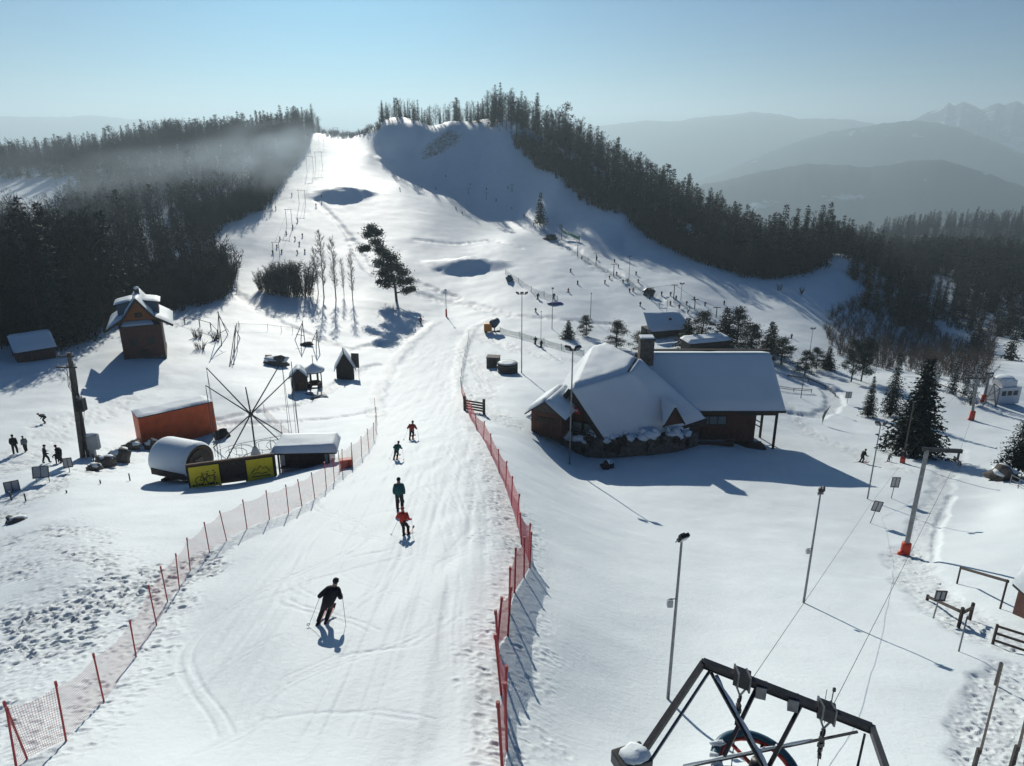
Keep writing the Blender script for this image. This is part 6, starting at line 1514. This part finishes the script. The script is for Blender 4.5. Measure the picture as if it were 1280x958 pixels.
rail_fence('thin rope fence on stakes across the open snow beyond the playground', [(300, 412), (335, 413), (352, 415), (366, 416), (380, 418)], 1.1, [.9], 'wood_grey', .05, rail_w=.03)
# tub and crate beyond the chalet, boards, snow gun, shelter
def tub():
    p = GP(634, 466); r = thing('hot_tub', 'round dark wooden tub with a bowl of snow on top', 'tub', p); b = MB(); b.lathe((0, 0, -.2), [(1.35, 0), (1.45, 1.75), (1.32, 1.75), (1.30, 1.5)], M['wood_dark'], 28); b.build('staves', r, True)
    b = MB(); b.ring((0, 0, .45), 1.42, .035, M['steel'], n=30, k=5); b.ring((0, 0, 1.2), 1.46, .035, M['steel'], n=30, k=5); b.build('hoops', r, True); b = MB(); b.lathe((0, 0, 1.2), [(1.33, 0), (1.30, .36), (.8, .42), (.1, .36)], M['snow'], 28); b.build('snow_fill', r, True)
    b = MB(); b.box((1.45, -.35, .7), (.18, .5, 1.9), M['wood_grey']); b.build('step_post', r)
tub()
def crate():
    p = GP(616, 460); r = thing('wooden_crate', 'square weathered wooden crate standing left of the round tub', 'crate', p, R(-8)); b = MB(); b.box((0, .6, .75), (1.9, 1.5, 1.7), M['wood_grey']); b.build('box', r); b = MB(); b.box((0, .6, 1.63), (2.0, 1.6, .08), M['wood_dark']); b.box((0, -.17, .85), (.9, .04, 1.0), M['wood_dark']); b.build('lid', r)
crate()
def snow_gun():
    p = GP(610, 416); r = thing('snow_gun', 'orange-boxed snow cannon with a dark blue fan barrel at the end of the near piste', 'snow cannon', p); b = MB(); b.box((0, 0, 1.05), (1.5, 1.3, 1.5), M['orange_paint']); b.build('housing', r, bevel=.08); b = MB(); c = Vector((1.35, .2, 1.9)); d = Vector((.5, .75, .25)).normalized(); b.tube([c - d * .7, c - d * .3, c + d * .8], [.75, .85, .65], M['blue_paint'], 18); b.ring(c - d * .7, .78, .07, M['steel_dark'], d, 20, 6); b.build('fan_barrel', r)
    b = MB(); b.bar((1.35, .2, 1.3), (1.2, .1, .1), .2, .2, M['steel_dark']); b.bar((-.6, 0, .2), (2.0, .2, .2), .2, .2, M['steel_dark']); b.tube([(2.0, .2, -.1), (2.0, .2, .35)], .3, M['rubber'], 12); b.tube([(-.4, 0, -.1), (-.4, 0, .35)], .3, M['rubber'], 12); b.build('carriage', r)
snow_gun()
def slat_board():
    p = GP(590, 513); q = GP(605, 517); r = thing('slatted_bench_board', 'weathered slatted board between two stakes at the top of the red net', 'sign', p); d = q - p
    for k in range(4): b = MB(); b.bar(Vector((-.8, 0, .35 + .28 * k)), Vector((d.x, d.y, d.z + .35 + .28 * k)), .05, .18, M['wood_brown']); b.build('slat', r)
    for t in (Vector((-.75, 0, 0)), d): b = MB(); b.box(t + Vector((0, .03, .7)), (.28, .16, 1.9), M['wood_grey']); b.build('post', r)
slat_board()
def shelter():
    a, b_, x, y, L, sl = frame_of((812, 424), (862, 420)); r = thing('snowy_shelter', 'low shelter half hidden by pines with a plain shaded snow roof', 'shelter', a, math.atan2(x.y, x.x)); h = hgt(a, 414)
    w = MB(); w.box((L / 2, 2.4, h / 2 - .3), (L - .6, 3.6, h + .4), M['wood_dark']); w.build('wall', r); k = [(.6, 4.2, h + 2.6), (L - .2, 4.2, h + 2.2), (L + .3, -.4, h - .1), (-.3, -.4, h - .1)]; f = MB(); f.slab(k, .12, M['wood_dark'], (0, 0, -1)); f.build('roof', r); n = MB(); nonlocal_blanket(n, k, .35, 14, 8, 95); n.build('roof_snow', r, True)
    c = MB(); c.lump((L * .6, 1.8, h + 1.5), (.35, .3, .25), M['wood_dark'], 2, .1); c.build('vent', r)
shelter()
def flat_roof():
    a, b_, x, y, L, sl = frame_of((862, 441), (912, 441)); r = thing('low_store', 'low flat store heaped with sunlit snow behind the chalet ridge', 'store', a, math.atan2(x.y, x.x)); w = MB(); w.box((L / 2, 1.6, .7), (L, 3.0, 1.8), M['wood_dark']); w.build('wall', r); n = MB(); nonlocal_blanket(n, [(-.2, 3.3, 1.75), (L + .2, 3.3, 1.75), (L + .2, -.2, 1.6), (-.2, -.2, 1.6)], .55, 16, 8, 96); n.build('roof_snow', r, True)
flat_roof()
# far tow lines: gate-shaped pylons, ropes, nets and the awning
def gate_pylon(label, uv, vtop, w, group):
    p = GP(*uv); h = hgt(p, vtop); r = thing('tow_gate', label, 'lift pylon', p, 0, group)
    for s in (-1, 1): b = MB(); b.tube([(s * w / 2, 0, -.3), (s * w / 2, 0, h)], .065, M['steel_dark'], 6); b.build('leg', r)
    b = MB(); b.bar((-w * .7, 0, h), (w * .7, 0, h), .12, .12, M['steel_dark']); b.build('crossarm', r)
LP = [(346, 322, 303, 1.6), (362, 283, 262, 1.7), (378, 255, 238, 2.2), (388, 215, 196, 2.6), (399, 209, 190, 2.8), (402, 182, 170, 2.4), (420, 172, 160, 2.4)]
for u, v, vt, w in LP: gate_pylon('dark gate-shaped pylon of the left tow climbing the far slope', (u, v), vt, w, 'pylons of the left tow')
for (a, b_) in zip(LP[:-1], LP[1:]): pass
wire('tow_cable', 'thin cable of the left tow climbing the far slope', [GP(u, v) + Vector((0, 0, hgt(GP(u, v), vt))) for u, v, vt, w in LP], .03, seg=4)
RP = [(700, 292, 281), (722, 318, 306), (745, 330, 316), (767, 344, 330), (812, 374, 360), (842, 374, 356), (868, 388, 374), (895, 398, 384), (640, 240, 231), (608, 250, 241), (586, 243, 236)]
for u, v, vt in RP:
    p = GP(u, v); h = hgt(p, vt); r = thing('tow_mast', 'slim dark mast of the tow line on the right of the far slope', 'lift pylon', p, 0, 'masts of the right tow')
    b = MB(); b.tube([(0, 0, -.3), (0, 0, h)], [.13, .09], M['steel_dark'], 6); b.build('mast', r); b = MB(); b.bar((-.8, 0, h - .1), (.8, 0, h - .1), .14, .14, M['steel_dark']); b.build('crossarm', r)
wire('tow_cable', 'thin cable of the tow on the right of the far slope', [GP(u, v) + Vector((0, 0, hgt(GP(u, v), vt))) for u, v, vt in RP[:8]], .03, seg=4)
net_fence('long dark net fence slanting down the far slope below the green awning', [(655, 272), (672, 284), (692, 300), (712, 312), (735, 326), (760, 340), (785, 354), (808, 370), (824, 386)], 1.2, 'net_blue', 'wood_dark', .05, .05, 21)
net_fence('dark net fence beside the queue on the far slope', [(842, 378), (862, 388), (885, 396), (905, 406)], 1.2, 'net_blue', 'wood_dark', .05, .05, 22)
net_fence('net fence along the blue mat at the foot of the far slope', [(632, 344), (648, 354), (664, 366), (680, 372), (697, 378)], 1.3, 'net_blue', 'wood_dark', .05, .05, 23)
net_fence('sparse net fence across the snow between snow cannon and chalet', [(625, 416), (650, 422), (680, 430), (702, 437), (730, 445)], 1.1, 'net_green', 'wood_grey', .04, .05, 24)
def awning():
    p = GP(702, 300); q = GP(724, 303); r = thing('awning', 'small green tarpaulin awning stretched between poles at the tow station on the far slope', 'awning', p); d = q - p; d.z = 0
    for k, h in ((0, 4.6), (1, 2.6)): b = MB(); b.tube([d * k + Vector((0, 0, -.3)), d * k + Vector((0, 0, h))], .12, M['steel_dark'], 6); b.build('pole', r)
    b = MB(); b.slab([Vector((0, 0, 3.1)), d + Vector((0, 0, 2.3)), d + Vector((0, 1.2, 1.5)), Vector((0, 1.6, 2.4))], .1, M['green_tarp']); b.slab([Vector((0, 0, 3.1)), d + Vector((0, 0, 2.3)), d + Vector((0, -.3, 1.3)), Vector((.5, -.3, 2.0))], .1, M['green_tarp']); b.build('tarpaulin', r)
awning()
rock('tow_station_gear', 'dark jumble of gear at the foot of the lone spruce on the far slope', (688, 300), (2.0, 1.2, 1.3), 'navy', False, 'machine', 61)
rock('tow_machine', 'dark machine with a rounded hood beside the queue on the far slope', (810, 368), (1.3, 1.0, .9), 'lamp_dark', False, 'machine', 62)
def blue_mat():
    p = GP(694, 381); b = MB(); b.lump((0, 0, .15), (1.7, .8, .35), M['net_violet'], 3, .15, 14, 7); tag(b.build('landing_mat', None, True, p), 'violet-blue mat lying at the foot of the slim mast', 'mat')
M['net_violet'] = mat('violet_blue_cloth', (.10, .10, .32), .7, .2, 4)
blue_mat()
rock('snow_cannon', 'dark snow cannon at the right tip of the lower shaded mound', (637, 352), (.8, .8, 1.1), 'blue_paint', False, 'snow cannon', 63)
# drifting mist of machine-made snow in front of the left wood
def mist_mat(dens):
    m = bpy.data.materials.new('blown_snow'); m.use_nodes = True; nt = m.node_tree; nt.nodes.remove(nt.nodes['Principled BSDF'])
    tc = nd(nt, 'ShaderNodeTexCoord'); ln = nd(nt, 'ShaderNodeVectorMath', operation='LENGTH'); nt.links.new(tc.outputs['Object'], ln.inputs[0])
    mr = nd(nt, 'ShaderNodeMapRange', interpolation_type='SMOOTHSTEP'); mr.inputs['From Min'].default_value = .98; mr.inputs['From Max'].default_value = .1
    nt.links.new(ln.outputs['Value'], mr.inputs['Value'])
    no = nd(nt, 'ShaderNodeTexNoise'); no.inputs['Scale'].default_value = 2.6; no.inputs['Detail'].default_value = 4; nt.links.new(tc.outputs['Object'], no.inputs['Vector'])
    m2 = nd(nt, 'ShaderNodeMapRange'); m2.inputs['From Min'].default_value = .36; m2.inputs['From Max'].default_value = .66; nt.links.new(no.outputs[0], m2.inputs['Value'])
    mu = nd(nt, 'ShaderNodeMath', operation='MULTIPLY'); nt.links.new(mr.outputs[0], mu.inputs[0]); nt.links.new(m2.outputs[0], mu.inputs[1])
    m3 = nd(nt, 'ShaderNodeMath', operation='MULTIPLY'); nt.links.new(mu.outputs[0], m3.inputs[0]); m3.inputs[1].default_value = dens
    v = nd(nt, 'ShaderNodeVolumePrincipled'); v.inputs['Anisotropy'].default_value = .3; v.inputs['Color'].default_value = (.72, .88, 1, 1); nt.links.new(m3.outputs[0], v.inputs['Density'])
    nt.links.new(v.outputs[0], nt.nodes['Material Output'].inputs['Volume']); return m
for u, d, z, sc, ry, dens, lab in ((345, 268, -7, (36, 26, 15), -8, .045, 'pale cloud of blown snow drifting off the upper left piste edge'), (190, 300, -14, (120, 75, 20), -4, .0075, 'thin bluish mist hanging over the left wood')):
    x, y = hxy(u, d); b = MB(); b.lump((0, 0, 0), (1, 1, 1), mist_mat(dens), 1, 0, 24, 16)
    o = b.build('snow_mist', None, True, (x, y, z)); o.scale = sc; o.rotation_euler = (0, R(ry), R(14)); o['kind'] = 'stuff'; tag(o, lab, 'mist')
